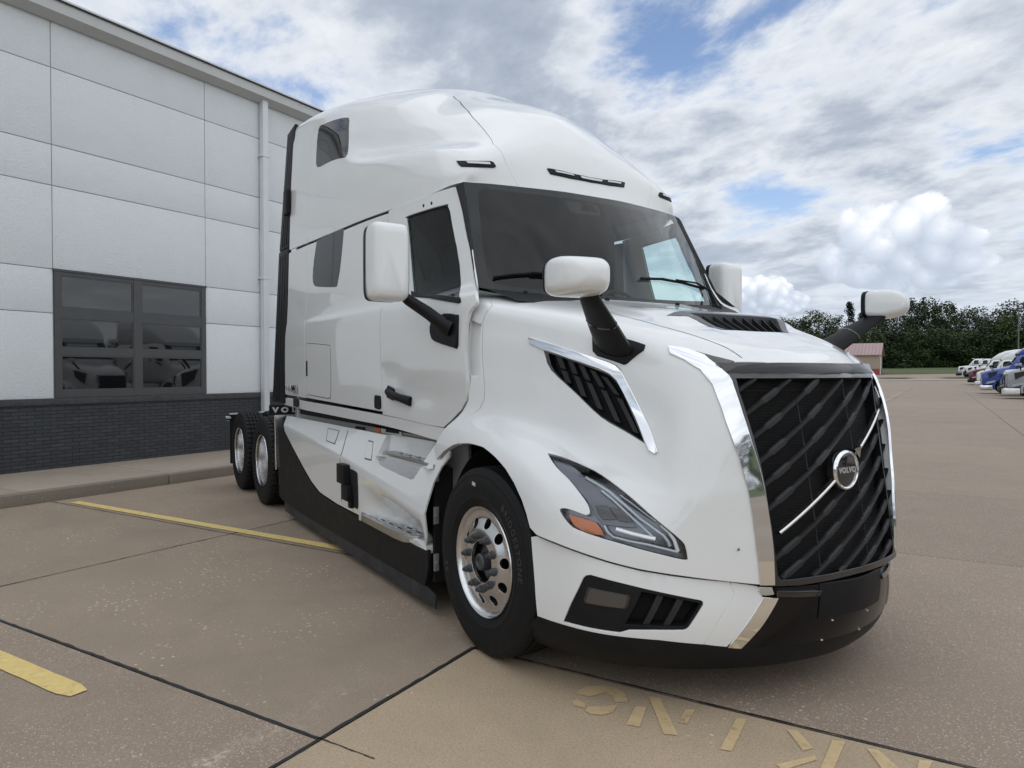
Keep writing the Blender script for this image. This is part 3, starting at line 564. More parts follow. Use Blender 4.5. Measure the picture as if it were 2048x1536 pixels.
'sg1': [[0.5686,-1.0637,0.005],[0.5497,-0.9912,0.005],[0.5833,-0.9216,0.005],[0.6376,-0.8817,0.005],[0.7154,-0.8889,0.005],[0.7793,-0.9324,0.005],[0.7522,-0.9851,0.005],[0.6947,-0.9517,0.005],[0.6496,-0.9542,0.005],[0.6471,-0.9982,0.005],[0.6463,-1.0488,0.005],[0.5879,-1.083,0.005]],
'sg2': [[0.6393,-1.1468,0.005],[0.6377,-1.1207,0.005],[0.6937,-1.1126,0.005],[0.7239,-1.1419,0.005],[0.6789,-1.1679,0.005]],
'sg3': [[0.7247,-1.1223,0.005],[0.7549,-1.0648,0.005],[0.7827,-1.0019,0.005],[0.8225,-1.0563,0.005],[0.8181,-1.1163,0.005],[0.7786,-1.1532,0.005],[0.7442,-1.1548,0.005]],
'sn1': [[0.9394,-1.0799,0.005],[0.8353,-0.9333,0.005],[0.8669,-0.8948,0.005],[0.9864,-1.0458,0.005]],
'sn2': [[0.7943,-0.8119,0.005],[0.8333,-0.7787,0.005],[1.1251,-0.9558,0.005],[1.0858,-0.9991,0.005]],
'sn3': [[1.0458,-0.8762,0.005],[0.979,-0.7609,0.005],[1.0019,-0.7242,0.005],[1.075,-0.8503,0.005]],
'si': [[1.1555,-0.6267,0.005],[1.1869,-0.5953,0.005],[1.3317,-0.8632,0.005],[1.297,-0.8915,0.005]],
'sk1': [[1.3401,-0.5244,0.005],[1.3683,-0.4954,0.005],[1.4931,-0.5602,0.005],[1.4834,-0.6148,0.005]],
'sk2': [[1.4968,-0.4381,0.005],[1.5327,-0.4033,0.005],[1.6423,-0.6594,0.005],[1.6117,-0.6956,0.005]],
'sk3': [[1.4934,-0.793,0.005],[1.5321,-0.6078,0.005],[1.5557,-0.6254,0.005],[1.5306,-0.8058,0.005]],
'sr1': [[1.6115,-0.3788,0.005],[1.6436,-0.3512,0.005],[1.7799,-0.4199,0.005],[1.75,-0.487,0.005]],
'sr2': [[1.7724,-0.2856,0.005],[1.8035,-0.2494,0.005],[1.8364,-0.3488,0.005],[1.813,-0.3862,0.005]],
'fly': [[6.5489,1.173]],
'fly2': [[6.5489,1.173]],
}
def T_(k):
    t = TAB[k]
    return np.array(t) if len(t[0]) == 2 else [tuple(p) for p in t]

# ================================================================ the white truck
truck = empty('semi_truck')
tag(truck, 'white sleeper semi truck with black slatted grille parked beside the building', 'truck')
# ---- cab side: height field over (x, z); param u,v index the tables
CSX = [-4.25, -3.57, -2.6, -1.63, -1.1, -.7, -.2]; CSZ = [1.0, 1.35, 1.65, 1.88, 2.0, 2.09, 2.4, 2.95]
CSY = [[-1.165, -1.172, -1.175, -1.17, -1.165, -1.155, -1.135],
       [-1.18, -1.187, -1.19, -1.19, -1.185, -1.175, -1.15],
       [-1.19, -1.197, -1.20, -1.195, -1.19, -1.18, -1.155],
       [-1.195, -1.203, -1.205, -1.20, -1.19, -1.175, -1.145],
       [-1.193, -1.20, -1.20, -1.19, -1.172, -1.15, -1.115],
       [-1.19, -1.19, -1.175, -1.157, -1.13, -1.09, -1.03],
       [-1.187, -1.178, -1.167, -1.142, -1.095, -1.035, -.96],
       [-1.182, -1.165, -1.153, -1.123, -1.045, -.945, -.82]]
CS = Surf([[(x, CSY[j][i], z) for i, x in enumerate(CSX)] for j, z in enumerate(CSZ)])
_cs_ev = CS.ev
def _ss(t): t = np.clip(t, 0, 1); return t * t * (3 - 2 * t)
def _cs_crease(uv):
    # wedge pressed into the door: a fold that starts on the sleeper side and deepens towards the hood
    P = _cs_ev(uv).copy(); x, z = P[:, 0], P[:, 2]; zc = 1.70 - .118 * (x + 2.05); zl = zc - .04 - .16 * (x + 2.05)
    P[:, 1] += .032 * _ss((x + 2.1) / 1.5) * np.where(z < zc, 1, 0) * _ss((zc - z) / np.maximum(zc - zl, .03)) * (.35 + .65 * _ss((z - 1.2) / .25))
    return P
CS.ev = _cs_crease
def csuv(x, z):
    return (np.interp(x, CSX, range(len(CSX))), np.interp(z, CSZ, range(len(CSZ))))
# ---- roof: sections from the rear to the windscreen, each from the side seam to the centre line
RF = Surf(list(map(list, zip(*[
 [(-4.15,-1.188,2.80),(-4.15,-1.18,3.1),(-4.15,-1.17,3.4),(-4.15,-1.155,3.68),(-4.15,-1.135,3.93),(-4.15,-1.07,4.10),(-4.15,-.7,4.16),(-4.15,0,4.18)],
 [(-3.57,-1.17,2.785),(-3.57,-1.155,3.08),(-3.57,-1.14,3.38),(-3.57,-1.125,3.65),(-3.57,-1.105,3.88),(-3.57,-1.04,4.05),(-3.57,-.7,4.14),(-3.57,0,4.17)],
 [(-2.9,-1.160,2.765),(-2.9,-1.15,3.04),(-2.9,-1.13,3.33),(-2.9,-1.09,3.56),(-2.9,-1.03,3.79),(-2.9,-.93,3.96),(-2.9,-.6,4.09),(-2.9,0,4.14)],
 [(-2.2,-1.147,2.75),(-2.2,-1.135,2.98),(-2.2,-1.11,3.22),(-2.2,-1.0,3.34),(-2.2,-.93,3.56),(-2.2,-.8,3.77),(-2.2,-.48,3.94),(-2.2,0,4.0)],
 [(-1.6,-1.122,2.73),(-1.62,-1.115,2.93),(-1.65,-1.07,3.14),(-1.7,-.93,3.23),(-1.72,-.83,3.42),(-1.75,-.68,3.59),(-1.8,-.4,3.75),(-1.85,0,3.83)],
 [(-1.1,-1.062,2.735),(-1.1,-1.04,2.9),(-1.15,-.98,3.07),(-1.25,-.84,3.15),(-1.3,-.72,3.31),(-1.33,-.58,3.44),(-1.36,-.35,3.56),(-1.38,0,3.62)],
 [(-.92,-1.0,2.765),(-.89,-.97,2.86),(-.9,-.88,2.99),(-.95,-.72,3.1),(-.98,-.6,3.19),(-1.01,-.46,3.28),(-1.02,-.27,3.36),(-1.02,0,3.41)],
 [(-.84,-.955,2.775),(-.80,-.9,2.85),(-.79,-.8,2.92),(-.79,-.66,2.99),(-.79,-.52,3.04),(-.79,-.38,3.08),(-.78,-.2,3.11),(-.77,0,3.12)],
 [(-.82,-.94,2.777),(-.79,-.86,2.777),(-.76,-.74,2.776),(-.73,-.6,2.774),(-.70,-.46,2.772),(-.675,-.32,2.77),(-.65,-.16,2.767),(-.64,0,2.765)]]))))
_g = RF.G; _g2 = _g[:-1][::-1].copy(); _g2[:, :, 1] *= -1; RF.G = np.concatenate([_g, _g2], 0)
# ---- windscreen, whole width
_wb = [(-.47,-1.03,2.04),(-.385,-.88,2.02),(-.28,-.6,2.0),(-.21,-.3,1.985),(-.185,0,1.98)]
_wm = [(-.635,-.985,2.42),(-.565,-.82,2.41),(-.48,-.56,2.40),(-.43,-.28,2.39),(-.41,0,2.385)]
_wt = [(-.82,-.94,2.777),(-.765,-.76,2.776),(-.71,-.52,2.773),(-.66,-.26,2.77),(-.64,0,2.765)]
def _full(r): return r + [(x, -y, z) for x, y, z in r[::-1][1:]]
WS = Surf([_full(_wb), _full(_wm), _full(_wt)])
# ---- hood and fender, from the bottom of the fender up and over to the centre line
HD = Surf(list(map(list, zip(*[
 [(-.9,-1.215,.45),(-.9,-1.215,.75),(-.9,-1.215,1.0),(-.88,-1.20,1.16),(-.86,-1.17,1.30),(-.8,-1.165,1.55),(-.75,-1.155,1.8),(-.7,-1.10,2.0),(-.65,-.6,2.08),(-.62,-.28,2.09),(-.6,0,2.09)],
 [(-.5,-1.235,.45),(-.5,-1.235,.75),(-.5,-1.24,1.04),(-.5,-1.215,1.19),(-.5,-1.165,1.31),(-.47,-1.15,1.55),(-.45,-1.135,1.78),(-.42,-1.065,1.97),(-.35,-.58,2.02),(-.3,-.28,2.03),(-.28,0,2.03)],
 [(-.12,-1.25,.45),(-.12,-1.25,.75),(-.12,-1.255,1.07),(-.12,-1.21,1.21),(-.12,-1.11,1.31),(-.12,-1.08,1.53),(-.12,-1.055,1.76),(-.12,-.97,1.92),(-.1,-.55,1.965),(-.1,-.27,1.975),(-.1,0,1.975)],
 [(.25,-1.26,.45),(.25,-1.265,.75),(.25,-1.25,1.05),(.25,-1.16,1.18),(.25,-1.04,1.25),(.25,-.99,1.47),(.25,-.955,1.70),(.25,-.865,1.84),(.25,-.5,1.89),(.25,-.25,1.90),(.25,0,1.90)],
 [(.58,-1.22,.45),(.58,-1.22,.75),(.56,-1.19,.97),(.56,-1.09,1.08),(.56,-.97,1.15),(.55,-.90,1.38),(.54,-.855,1.62),(.54,-.765,1.755),(.56,-.46,1.815),(.57,-.23,1.825),(.57,0,1.825)],
 [(.86,-1.02,.45),(.86,-1.01,.72),(.84,-.985,.88),(.83,-.915,.99),(.82,-.86,1.07),(.8,-.80,1.3),(.79,-.765,1.53),(.78,-.685,1.67),(.81,-.42,1.735),(.82,-.21,1.745),(.82,0,1.745)],
 [(1.045,-.79,.45),(1.04,-.785,.72),(1.035,-.78,.86),(1.03,-.772,.96),(1.02,-.76,1.05),(.99,-.73,1.27),(.96,-.68,1.48),(.93,-.62,1.605),(.98,-.4,1.655),(1.0,-.2,1.665),(1.0,0,1.665)],
 [(1.25,-.45,.45),(1.245,-.46,.72),(1.23,-.47,.87),(1.22,-.48,.98),(1.205,-.49,1.09),(1.165,-.53,1.3),(1.10,-.555,1.47),(1.03,-.56,1.565),(1.075,-.38,1.585),(1.10,-.18,1.588),(1.11,0,1.588)]]))))
_G = HD.G; _G2 = _G[:-1][::-1].copy(); _G2[:, :, 1] *= -1
HD.G = np.concatenate([_G, _G2], 0)
_hd_ev = HD.ev
def _hood_bump(uv):
    P = _hd_ev(uv); x, y = P[:, 0], np.abs(P[:, 1])
    up = .035 * _ss((x - .1) / .45) * (1 - _ss((x - .60) / .12)); dn = -.012 * _ss((x - .60) / .1) * (1 - _ss((x - .85) / .2))
    P = P.copy(); P[:, 2] += (up + dn) * (1 - _ss((y - .36) / .16)) * (P[:, 2] > 1.5)
    return P
HD.ev = _hood_bump
# ---- grille face and the gloss band above it: columns over y, rows over z
def _frx(y, z): return float(np.interp(z, [.4, .6, .85, 1.09, 1.3, 1.51, 1.588], [1.33, 1.30, 1.265, 1.225, 1.185, 1.145, 1.11])) - .27 * y * y
FR = Surf([[(_frx(y, z), y, z) for y in (-.62, -.45, -.28, -.12, .12, .28, .45, .62)] for z in (.45, .6, .85, 1.09, 1.3, 1.45, 1.51, 1.588)])
# ---- bumper
BP = Surf([_full(r) for r in [
 [(.25,-1.10,.14),(.40,-1.08,.14),(.66,-.98,.14),(.84,-.83,.14),(.97,-.65,.14),(1.07,-.44,.14),(1.13,-.22,.14),(1.15,0,.14)],
 [(.22,-1.17,.2),(.38,-1.15,.2),(.69,-1.04,.2),(.88,-.87,.2),(1.02,-.68,.2),(1.13,-.46,.2),(1.19,-.23,.2),(1.215,0,.2)],
 [(.20,-1.23,.29),(.38,-1.22,.29),(.70,-1.11,.29),(.90,-.94,.29),(1.05,-.73,.29),(1.165,-.49,.29),(1.245,-.25,.29),(1.275,0,.29)],
 [(.20,-1.25,.44),(.38,-1.24,.44),(.71,-1.13,.44),(.92,-.95,.44),(1.07,-.74,.44),(1.195,-.49,.44),(1.285,-.25,.44),(1.325,0,.44)],
 [(.20,-1.25,.61),(.38,-1.24,.61),(.71,-1.13,.61),(.91,-.94,.61),(1.06,-.73,.61),(1.19,-.485,.61),(1.285,-.25,.61),(1.33,0,.61)],
 [(.20,-1.25,.76),(.38,-1.235,.76),(.69,-1.125,.76),(.88,-.93,.76),(1.02,-.73,.76),(1.15,-.485,.76),(1.24,-.25,.76),(1.28,0,.76)]]])
# ---- lower side fairing with its folded crease
SKX = [-4.6, -3.5, -2.5, -1.7, -1.15, -.6]; SKC = [1.02, .94, .85, .76, .69, .62]
def _skcol(x, c): return [(x, -1.185, -.1), (x, -1.20, .15), (x, -1.205, .4), (x, -1.238, c), (x, -1.135, 1.075), (x, -1.05, 1.12)]
SK = Surf(list(map(list, zip(*[_skcol(x, c) for x, c in zip(SKX, SKC)]))), linv=True)

W = M['paint']
def on_(surf, uv, off=0.0):
    uv = np.atleast_2d(uv); return surf.ev(uv) + surf.nrm(uv) * off
# --- cab side panels
def csl(pts): return [csuv(x, z) for x, z in pts]
def seamz(x): return float(np.interp(x, [-4.15, -3.57, -2.9, -2.2, -1.6, -1.1, -.92, -.82], [2.785, 2.775, 2.755, 2.74, 2.72, 2.727, 2.757, 2.77])) - .006
xs = np.linspace(-4.15, -3.577, 4)
panel('corner_panel', CS, [(csuv(-4.25, 2)[0] - .19, csuv(0, 1.305)[1]), csuv(-3.577, 1.29)] + csl([(x, seamz(x)) for x in xs[::-1]]) + [csuv(-4.19, 2.775)], W, truck)
xs = np.linspace(-3.567, -1.637, 9)
sl_win = T_('sl_win')
slp = panel('sleeper_side', CS, csl([(-3.567, 1.295), (-1.637, 1.25)] + [(x, seamz(x)) for x in xs[::-1]]), W, truck)
for o in slp:
    pass
door_px = T_('door')
door_px[1:3, 0] = csuv(-1.625, 2)[0]; door_px[0, 0] = door_px[1, 0]
dwin = T_('dwin')
dwin_s = smooth_loop(dwin, 3, 40)
doors = panel('door', CS, door_px, W, truck, holes=[dwin_s], step=.045, rim=.02)
for o in doors: o['label'] = 'side door of the cab with its window and black handle'
def sub(name, surf, outline, m, pair, **k):
    V, F, N = panel_data(surf, outline, **k)
    a = mesh(name, V, F, m, pair[0], normals=N); V, F, N = mirror_data(V, F, N); b = mesh(name, V, F, m, pair[1], normals=N); return a, b
def shrink(L, s):
    L = np.array(L); c = L.mean(0); return c + (L - c) * s
sub('window_gasket', CS, shrink(dwin_s, 1.02), M['black'], doors, holes=[shrink(dwin_s, .965)], off=-.012, rim=.002, bev=.001, step=.08)
sub('window_glass', CS, shrink(dwin_s, .98), M['tint'], doors, off=-.018, rim=.001, bev=.0005, step=.1)
sub('window_ledge', CS, T_('ledge'), M['black'], doors, off=.012, rim=.012, bev=.003, step=.08)
sub('window_glass', CS, smooth_loop(sl_win, 2, 40), M['glassdark'], slp, off=.001, rim=.0, bev=.0008, step=.08)
hatch = T_('hatch')
sub('hatch_seam', CS, smooth_loop(shrink(hatch, 1.015), 3, 80), M['blackm'], slp, holes=[smooth_loop(shrink(hatch, .985), 3, 80)], off=.0006, rim=0, bev=.0004, step=.1)
sub('hatch_door', CS, smooth_loop(shrink(hatch, .985), 3, 80), W, slp, off=.003, rim=.003, bev=.002, step=.08)
sub('hatch_latch', CS, T_('hlatch'), M['blackm'], slp, off=.005, rim=.005, bev=.001, step=.08)
sub('side_marker', CS, smooth_loop(T_('smark'), 2, 80), M['black'], slp, off=.008, rim=.008, bev=.002, step=.08)
# sill strip below the door gap
panel('sill', CS, T_('sill'), W, truck, off=-.004)
# roof
RFL = [(0, 0)] + [(u, 0) for u in range(1, 9)] + [(8, v) for v in range(1, 8)]
seam_u = 1.0
panel('roof_corner', RF, [(0, 0.0), (.985, 0.0), (.985, 5.5), (.985, 7), (0, 7)], W, truck, join=True, step=.06, rim=.02)
cap = [(1.0, 0), (6.97, 0), (6.985, .6), (7.0, 1.5), (7.0, 3.2), (7.0, 4), (7.0, 7), (1.0, 7)]
up_win = smooth_loop(T_('upwin'), 2, 40)
seam = T_('roofseam')
# side shell and front cap split along the seam that rises from the windscreen
seamL = [tuple(p) for p in seam]; seamL[0] = (8.0, seamL[0][1])
last = seamL[-1]
top = [(last[0] - .10, 7.0)]; 
shell = [(1.0, 0), (8.0, 0)] + [(8.0, v) for v in np.arange(.5, seamL[0][1] - .2, .6)] + seamL + top + [(1.0, 7.0)]
g = .006
side = panel('roof_side', RF, shell, W, truck, join=True, step=.05, rim=.02)
capo = [(seamL[0][0], seamL[0][1] + .03)] + [(8.0, v) for v in np.arange(math.ceil(seamL[0][1] * 2) / 2 + .5, 6.9, .7)] + [(8.0, 7.0)] + [(top[-1][0] + .02, 7.0)] + [(p[0] + .02, p[1] + .03) for p in (seamL + top)[::-1][1:-1]]
front_cap = panel('roof_cap', RF, capo, W, truck, join=True, step=.05, rim=.02)
V, F, N = panel_data(RF, up_win, off=.002, rim=0, bev=.001, step=.1)
mesh('sleeper_window', V, F, M['glassdark'], side, normals=N); mesh('sleeper_window', *mirror_data(V, F, N)[:2], M['glassdark'], side, normals=mirror_data(V, F, N)[2])
# roof marker lamps
def lampset(key_outline, lights, par):
    for mir in (0, 1):
        V, F, N = panel_data(RF, key_outline, off=.010, rim=.012, bev=.003, step=.1)
        if mir: V, F, N = mirror_data(V, F, N)
        b = mesh('marker_lamp', V, F, M['black'], par, normals=N)
        for l in lights:
            V, F, N = panel_data(RF, l, off=.016, rim=.004, bev=.001, step=.1)
            if mir: V, F, N = mirror_data(V, F, N)
            mesh('lens', V, F, M['lamplight'], b, normals=N)
mo = T_('mk_side')
ml = T_('mk_sidel')
lampset(mo, [ml], truck)
mo = T_('mk_mid'); mo[3][1] = 7.0; mo[4][1] = 7.0
V, F, N = panel_data(RF, np.vstack([mo[:4], mo[4:]]), off=.010, rim=.012, bev=.003, step=.1)
V2, F2, N2 = mirror_data(V, F, N); bb = len(V)
mid = mesh('marker_lamp', list(V) + V2, list(F) + [tuple(i + bb for i in q) for q in F2], M['black'], truck, normals=list(N) + N2)
l1 = T_('mk_l1')
V, F, N = panel_data(RF, l1, off=.016, rim=.004, bev=.001, step=.1)
mesh('lens', V, F, M['lamplight'], mid, normals=N); mesh('lens', *mirror_data(V, F, N)[:2], M['lamplight'], mid, normals=mirror_data(V, F, N)[2])
l2 = T_('mk_l2'); l2[1][1] = 7.0; l2[2][1] = 7.0
V, F, N = panel_data(RF, l2, off=.016, rim=.004, bev=.001, step=.1); V2, F2, N2 = mirror_data(V, F, N); bb = len(V)
mesh('lens', list(V) + V2, list(F) + [tuple(i + bb for i in q) for q in F2], M['lamplight'], mid, normals=list(N) + N2)
# windscreen: glass with a black printed border
wsO = [(0, 0), (8, 0), (8, 2), (0, 2)]
ws = mesh('windshield', *panel_data(WS, wsO, step=.07, off=.004, rim=.0, bev=.001)[:2], M['ws'], truck, normals=panel_data(WS, wsO, step=.07, off=.004, rim=.0, bev=.001)[2])
inn = T_('wsin')
inn = np.array([(u, v) for u, v in inn]); 
sym = lambda L: np.vstack([L, np.array([(8 - u, v) for u, v in L[::-1]])])
half = np.array([(4, 1.87), (1.6, 1.875), (.75, 1.89), (.50, 1.82), (.42, 1.5), (.38, .7), (.42, .25), (.7, .13), (2, .10), (4, .10)])
V, F, N = panel_data(WS, wsO, holes=[smooth_loop(sym(half)[[i for i in range(20) if i not in (10, 19)]], 3, 60)], step=.09, off=.0015, rim=0, bev=.0005)
mesh('printed_border', V, F, M['frit'], ws, normals=N)
# black A-pillar trim on the cab side
_pa = on_(CS, T_('apil'), .004)
_pb = WS.ev([(0.02, v) for v in np.linspace(2, 0, 7)]) + [.004, -.004, 0]
for s_ in (1, -1):
    V = [(p[0], s_ * p[1], p[2]) for p in list(_pa) + list((_pa + _pb) / 2 + [.006, -.008, 0]) + list(_pb)]
    mesh('pillar_trim', V, [(j * 7 + i, j * 7 + i + 1, (j + 1) * 7 + i + 1, (j + 1) * 7 + i) for j in range(2) for i in range(6)], M['black'], truck, auto=50)
def _inl(): pass
# --- hood
groove = [(1016, 590), (986, 611.6), (971.6, 628.8), (966, 646), (965, 674.6), (966.5, 732), (970, 775), (968.8, 798), (960, 818), (928.7, 838), (917, 861), (916, 886.6)]
gu = T_('groove')
archu = T_('arch')
bseam = T_('bseam')
chro = T_('chro')
band = T_('bandt')
cowlu = T_('cowl')
fe = 7.0
hl = smooth_loop(T_('hlo'), 3, 70)
vent = smooth_loop(T_('vento'), 3, 45)
bandline = [tuple(p) for p in band]
def mirv(L): return [(p[0], 20 - p[1]) for p in L[::-1]]
half = [tuple(p) for p in bseam] + [tuple(p) for p in chro] + bandline
half_r = [tuple(p) for p in cowlu[::-1][:-1]] + [tuple(p) for p in gu] + [tuple(p) for p in archu[1:]]
fe = [(7.0, 8.25), (7.0, 9.0), (7.0, 10.0)]
hood_poly = half + fe + mirv(fe[:-1]) + mirv(half) + mirv(half_r) + [(1.72, 11.0), (1.68, 10.0), (1.72, 9.0)] + half_r
scoop = smooth_loop([(4.02, 8.3), (4.02, 9.0), (4.0, 10), (4.02, 11.0), (4.02, 11.7), (4.12, 11.72), (4.6, 11.25), (4.68, 11.1), (4.70, 10), (4.68, 8.9), (4.6, 8.75), (4.12, 8.28)], 2, 40)
hood = panel('hood', HD, hood_poly, W, truck, holes=[hl, vent, mirv([tuple(p) for p in hl]), mirv([tuple(p) for p in vent]), scoop], mirror=False, step=.045, rim=.03)[0]
gapu = T_('dgap')
cs_poly = [tuple(p) for p in gapu] + [tuple(p + [-.022, 0]) for p in gu[::-1]]
inl = smooth_loop(T_('inl'), 2, 50)
cws = panel('cowl_side', HD, cs_poly, W, truck, holes=[inl], step=.05, rim=.03)
for k_, o_ in enumerate(cws):
    V, F, N = panel_data(HD, shrink(inl, 1.03), off=-.028, rim=0, step=.05)
    if k_: V, F, N = mirror_data(V, F, N)
    mesh('inlet_recess', V, F, W, o_, normals=N)
# chrome surround
chin = T_('chin')
ch = [tuple(p) for p in chin] + [tuple(bseam[-1])] + [tuple(p) for p in chro]
panel('chrome_surround', HD, ch, M['chrome'], truck, off=.008, rim=.01, bev=.004, step=.04)
# gloss band over the grille: from the hood edge down to the grille opening
bl = [tuple(chin[0]), tuple(band[1]), tuple(band[2]), tuple(band[3]), (7.0, 8.25), (7.0, 9), (7.0, 10)]
_lowz = [(7.30, 10), (7.30, 9), (7.30, 8.0), (7.0, 6.3)] + [tuple(p) for p in chin[1:7][::-1]]

# ---------------- gloss band: loft between the hood's front edge and the top of the grille
def strip(name, A, B, m, parent, n=2, bulge=0.0, bdir=(1, 0, 0), back=.02):
    A = np.array(A, float); B = np.array(B, float); k = len(A); V = []
    for j in range(n + 1):
        f = j / n; V += list(A * (1 - f) + B * f + np.array(bdir) * bulge * 4 * f * (1 - f))
    F = [(j * k + i, j * k + i + 1, (j + 1) * k + i + 1, (j + 1) * k + i) for j in range(n) for i in range(k - 1)]
    o = mesh(name, V, F, m, parent, auto=50)
    if back:
        md = o.modifiers.new("solid", 'SOLIDIFY'); md.thickness = back; md.offset = -1
    return o
def gv(u, v):   # FR params from (y, z)
    ys = [-.62, -.45, -.28, -.12, .12, .28, .45, .62]; zs = [.45, .6, .85, 1.09, 1.3, 1.45, 1.51, 1.588]
    return (np.interp(u, ys, range(8)), np.interp(v, zs, range(8)))
openR = T_('openR')
def mirf(L): return [(7 - p[0], p[1]) for p in L[::-1]]
openL = [tuple(p) for p in openR] + mirf([tuple(p) for p in openR])
frO = T_('frO')
frO[0] = gv(-.6, 1.585); 
frOL = [tuple(p) for p in frO] + mirf([tuple(p) for p in frO])
gr = panel('grille', FR, frOL, M['gloss'], truck, holes=[openL], mirror=False, step=.05, rim=.05, off=.0)[0]
gr['label'] = 'tall black grille with slanted slats'
mesh('backing', *(lambda d: (d[0], d[1]))(panel_data(FR, [(0.7, .5), (6.3, .5), (6.45, 3), (6.6, 6.2), (.4, 6.2), (.55, 3)], off=-.055, rim=0, step=.08)), M['mesh'], gr)
# fine mesh wires of the radiator screen
wires = MB()
for z in np.arange(.62, 1.5, .012):
    pts = [FR.ev([gv(y, z)])[0] + np.array([-.047, 0, 0]) for y in (-.5, -.25, 0, .25, .5)]
    wires.tube(pts, .0016, 3, False)
w = wires.obj('screen', M['mesh'], gr, auto=None); w['kind'] = 'stuff'
# slats, traced end to end on the grille face
ends = T_('slats')
def yz(uv): p = FR.ev([uv])[0]; return p[1], p[2]
hexcols = [-.36, -.09, .20, .42]
def slat(a, b, m, name='slat', w0=.0085, w1=.0145, hexes=True, dep=.020, pr=.0):
    (y0, z0), (y1, z1) = a, b; n = 26; L = math.hypot(y1 - y0, z1 - z0); dy, dz = (y1 - y0) / L, (z1 - z0) / L
    ts = sorted(set([i / n for i in range(n + 1)])); prof = []
    slope = dz / dy if abs(dy) > 1e-6 else 1
    ev = []
    if hexes:
        for c in hexcols:
            t = (c + .0 - y0) / (y1 - y0)
            if -.05 < t < 1.05: ev.append((t * L))
    S = []
    ks = set([0, L]); 
    for e in ev:
        for q in (-.062, -.045, -.012, .045, .062): 
            if 0 < e + q < L: ks.add(e + q)
    for i in range(1, 14): ks.add(L * i / 14)
    ks = sorted(ks); V = []
    for s_ in ks:
        h = 0
        for e in ev:
            d = abs(s_ - e); h = max(h, float(np.clip((.062 - d) / .017, 0, 1)))
        w = w0 + (w1 - w0) * h; y, z = y0 + dy * s_, z0 + dz * s_
        ny, nz = -dz, dy
        def P(o, d):
            yy, zz = y + ny * o, z + nz * o; x = FR.ev([gv(yy, zz)])[0][0] + pr; return (x + d, yy, zz)
        V += [P(w, -dep), P(w, -.010), P(w * .45, 0 if h < .5 else -.002), P(-w * .8, -.004), P(-w, -.014), P(-w, -dep)]
    k = len(ks); F = [(i * 6 + j, i * 6 + j + 1, (i + 1) * 6 + j + 1, (i + 1) * 6 + j) for i in range(k - 1) for j in range(5)] + [tuple(range(6)), tuple((k - 1) * 6 + j for j in range(6))[::-1]]
    mb = MB(); mb.add(V, F); return mb.obj(name, m, gr, auto=28)
for i in range(12):
    a, b = yz(ends[2 * i]), yz(ends[2 * i + 1]); slat(a, b, M['slat'])
# thin upright stalks between the slats
for cy in (-.205, .155):
    zc = []
    for i in list(range(12)):
        (y0, z0), (y1, z1) = yz(ends[2 * i]), yz(ends[2 * i + 1])
        if min(y0, y1) < cy < max(y0, y1): zc.append(z0 + (z1 - z0) * (cy - y0) / (y1 - y0))
    zc = sorted(zc)
    for za, zb in zip(zc[:-1], zc[1:]):
        if zb - za > .26: za = zb - .11
        mb = MB(); P0 = FR.ev([gv(cy, zb)])[0] + [-.006, 0, 0]; P1 = FR.ev([gv(cy + .004, za + .02)])[0] + [-.010, 0, 0]
        mb.tube([P0, P0 * .3 + P1 * .7, P1], [.002, .0028, .0042], 6); mb.tube([P1 + [-.01, 0, 0], P1 + [.003, 0, 0]], .0065, 8)
        mb.obj('stalk', M['slat'], gr)
# chrome bar in two lengths with the round badge between them
(a, b) = yz(ends[24]), yz(ends[25])
ey, ez = 0.035, 1.09
def onbar(t): return (a[0] + (b[0] - a[0]) * t, a[1] + (b[1] - a[1]) * t)
tc0 = (ey - a[0]) / (b[0] - a[0]); Lb = math.hypot(b[0] - a[0], b[1] - a[1])
def bar(t0, t1):
    mb = MB(); V = []
    ts = np.linspace(t0, t1, 10)
    for t in ts:
        y, z = onbar(t); x = _frx(y, z) + .006; dy, dz = (b[0] - a[0]) / Lb, (b[1] - a[1]) / Lb
        for o, d in ((.008, -.02), (.008, .002), (.003, .008), (-.004, .007), (-.008, .0), (-.008, -.02)): V.append((x + d, y - dz * o, z + dy * o))
    F = [(i * 6 + j, i * 6 + j + 1, (i + 1) * 6 + j + 1, (i + 1) * 6 + j) for i in range(9) for j in range(5)] + [tuple(range(6)), tuple(54 + j for j in range(6))[::-1]]
    mb.add(V, F); mb.obj('chrome_bar', M['alu'], gr, auto=30)
bar(0, tc0 - .095 / Lb); bar(tc0 + .10 / Lb, 1)
bx = _frx(0, ez)
ey, ez = onbar(tc0)
badge = lathe('badge', [(0, -.02), (.094, -.02), (.098, .010), (.097, .020), (.092, .027), (.086, .029), (.081, .026), (.079, .020)], M['chrome'], gr, 56, 'X', (bx, ey, ez))
lathe('badge_face', [(0, .024), (.06, .0238), (.0795, .021)], M['gloss'], badge, 48, 'X', (bx, ey, ez))
v, f = text_mesh("VOLVO", .036, .002, .0016, 1.10, 1.04)
mesh('badge_letters', [(bx + .0255 + p[2], ey + p[0], ez + p[1]) for p in v], f, M['silver'], badge)
# small chrome arrow head at the top right of the ring
mb = MB(); cyy, czz = ey + .083, ez + .083
mb.prism([(bx, cyy - .03, czz + .016), (bx, cyy + .026, czz + .028), (bx, cyy + .014, czz - .03)], (-.01, 0, 0), (.028, 0, 0)); mb.obj('arrow_tip', M['chrome'], gr)
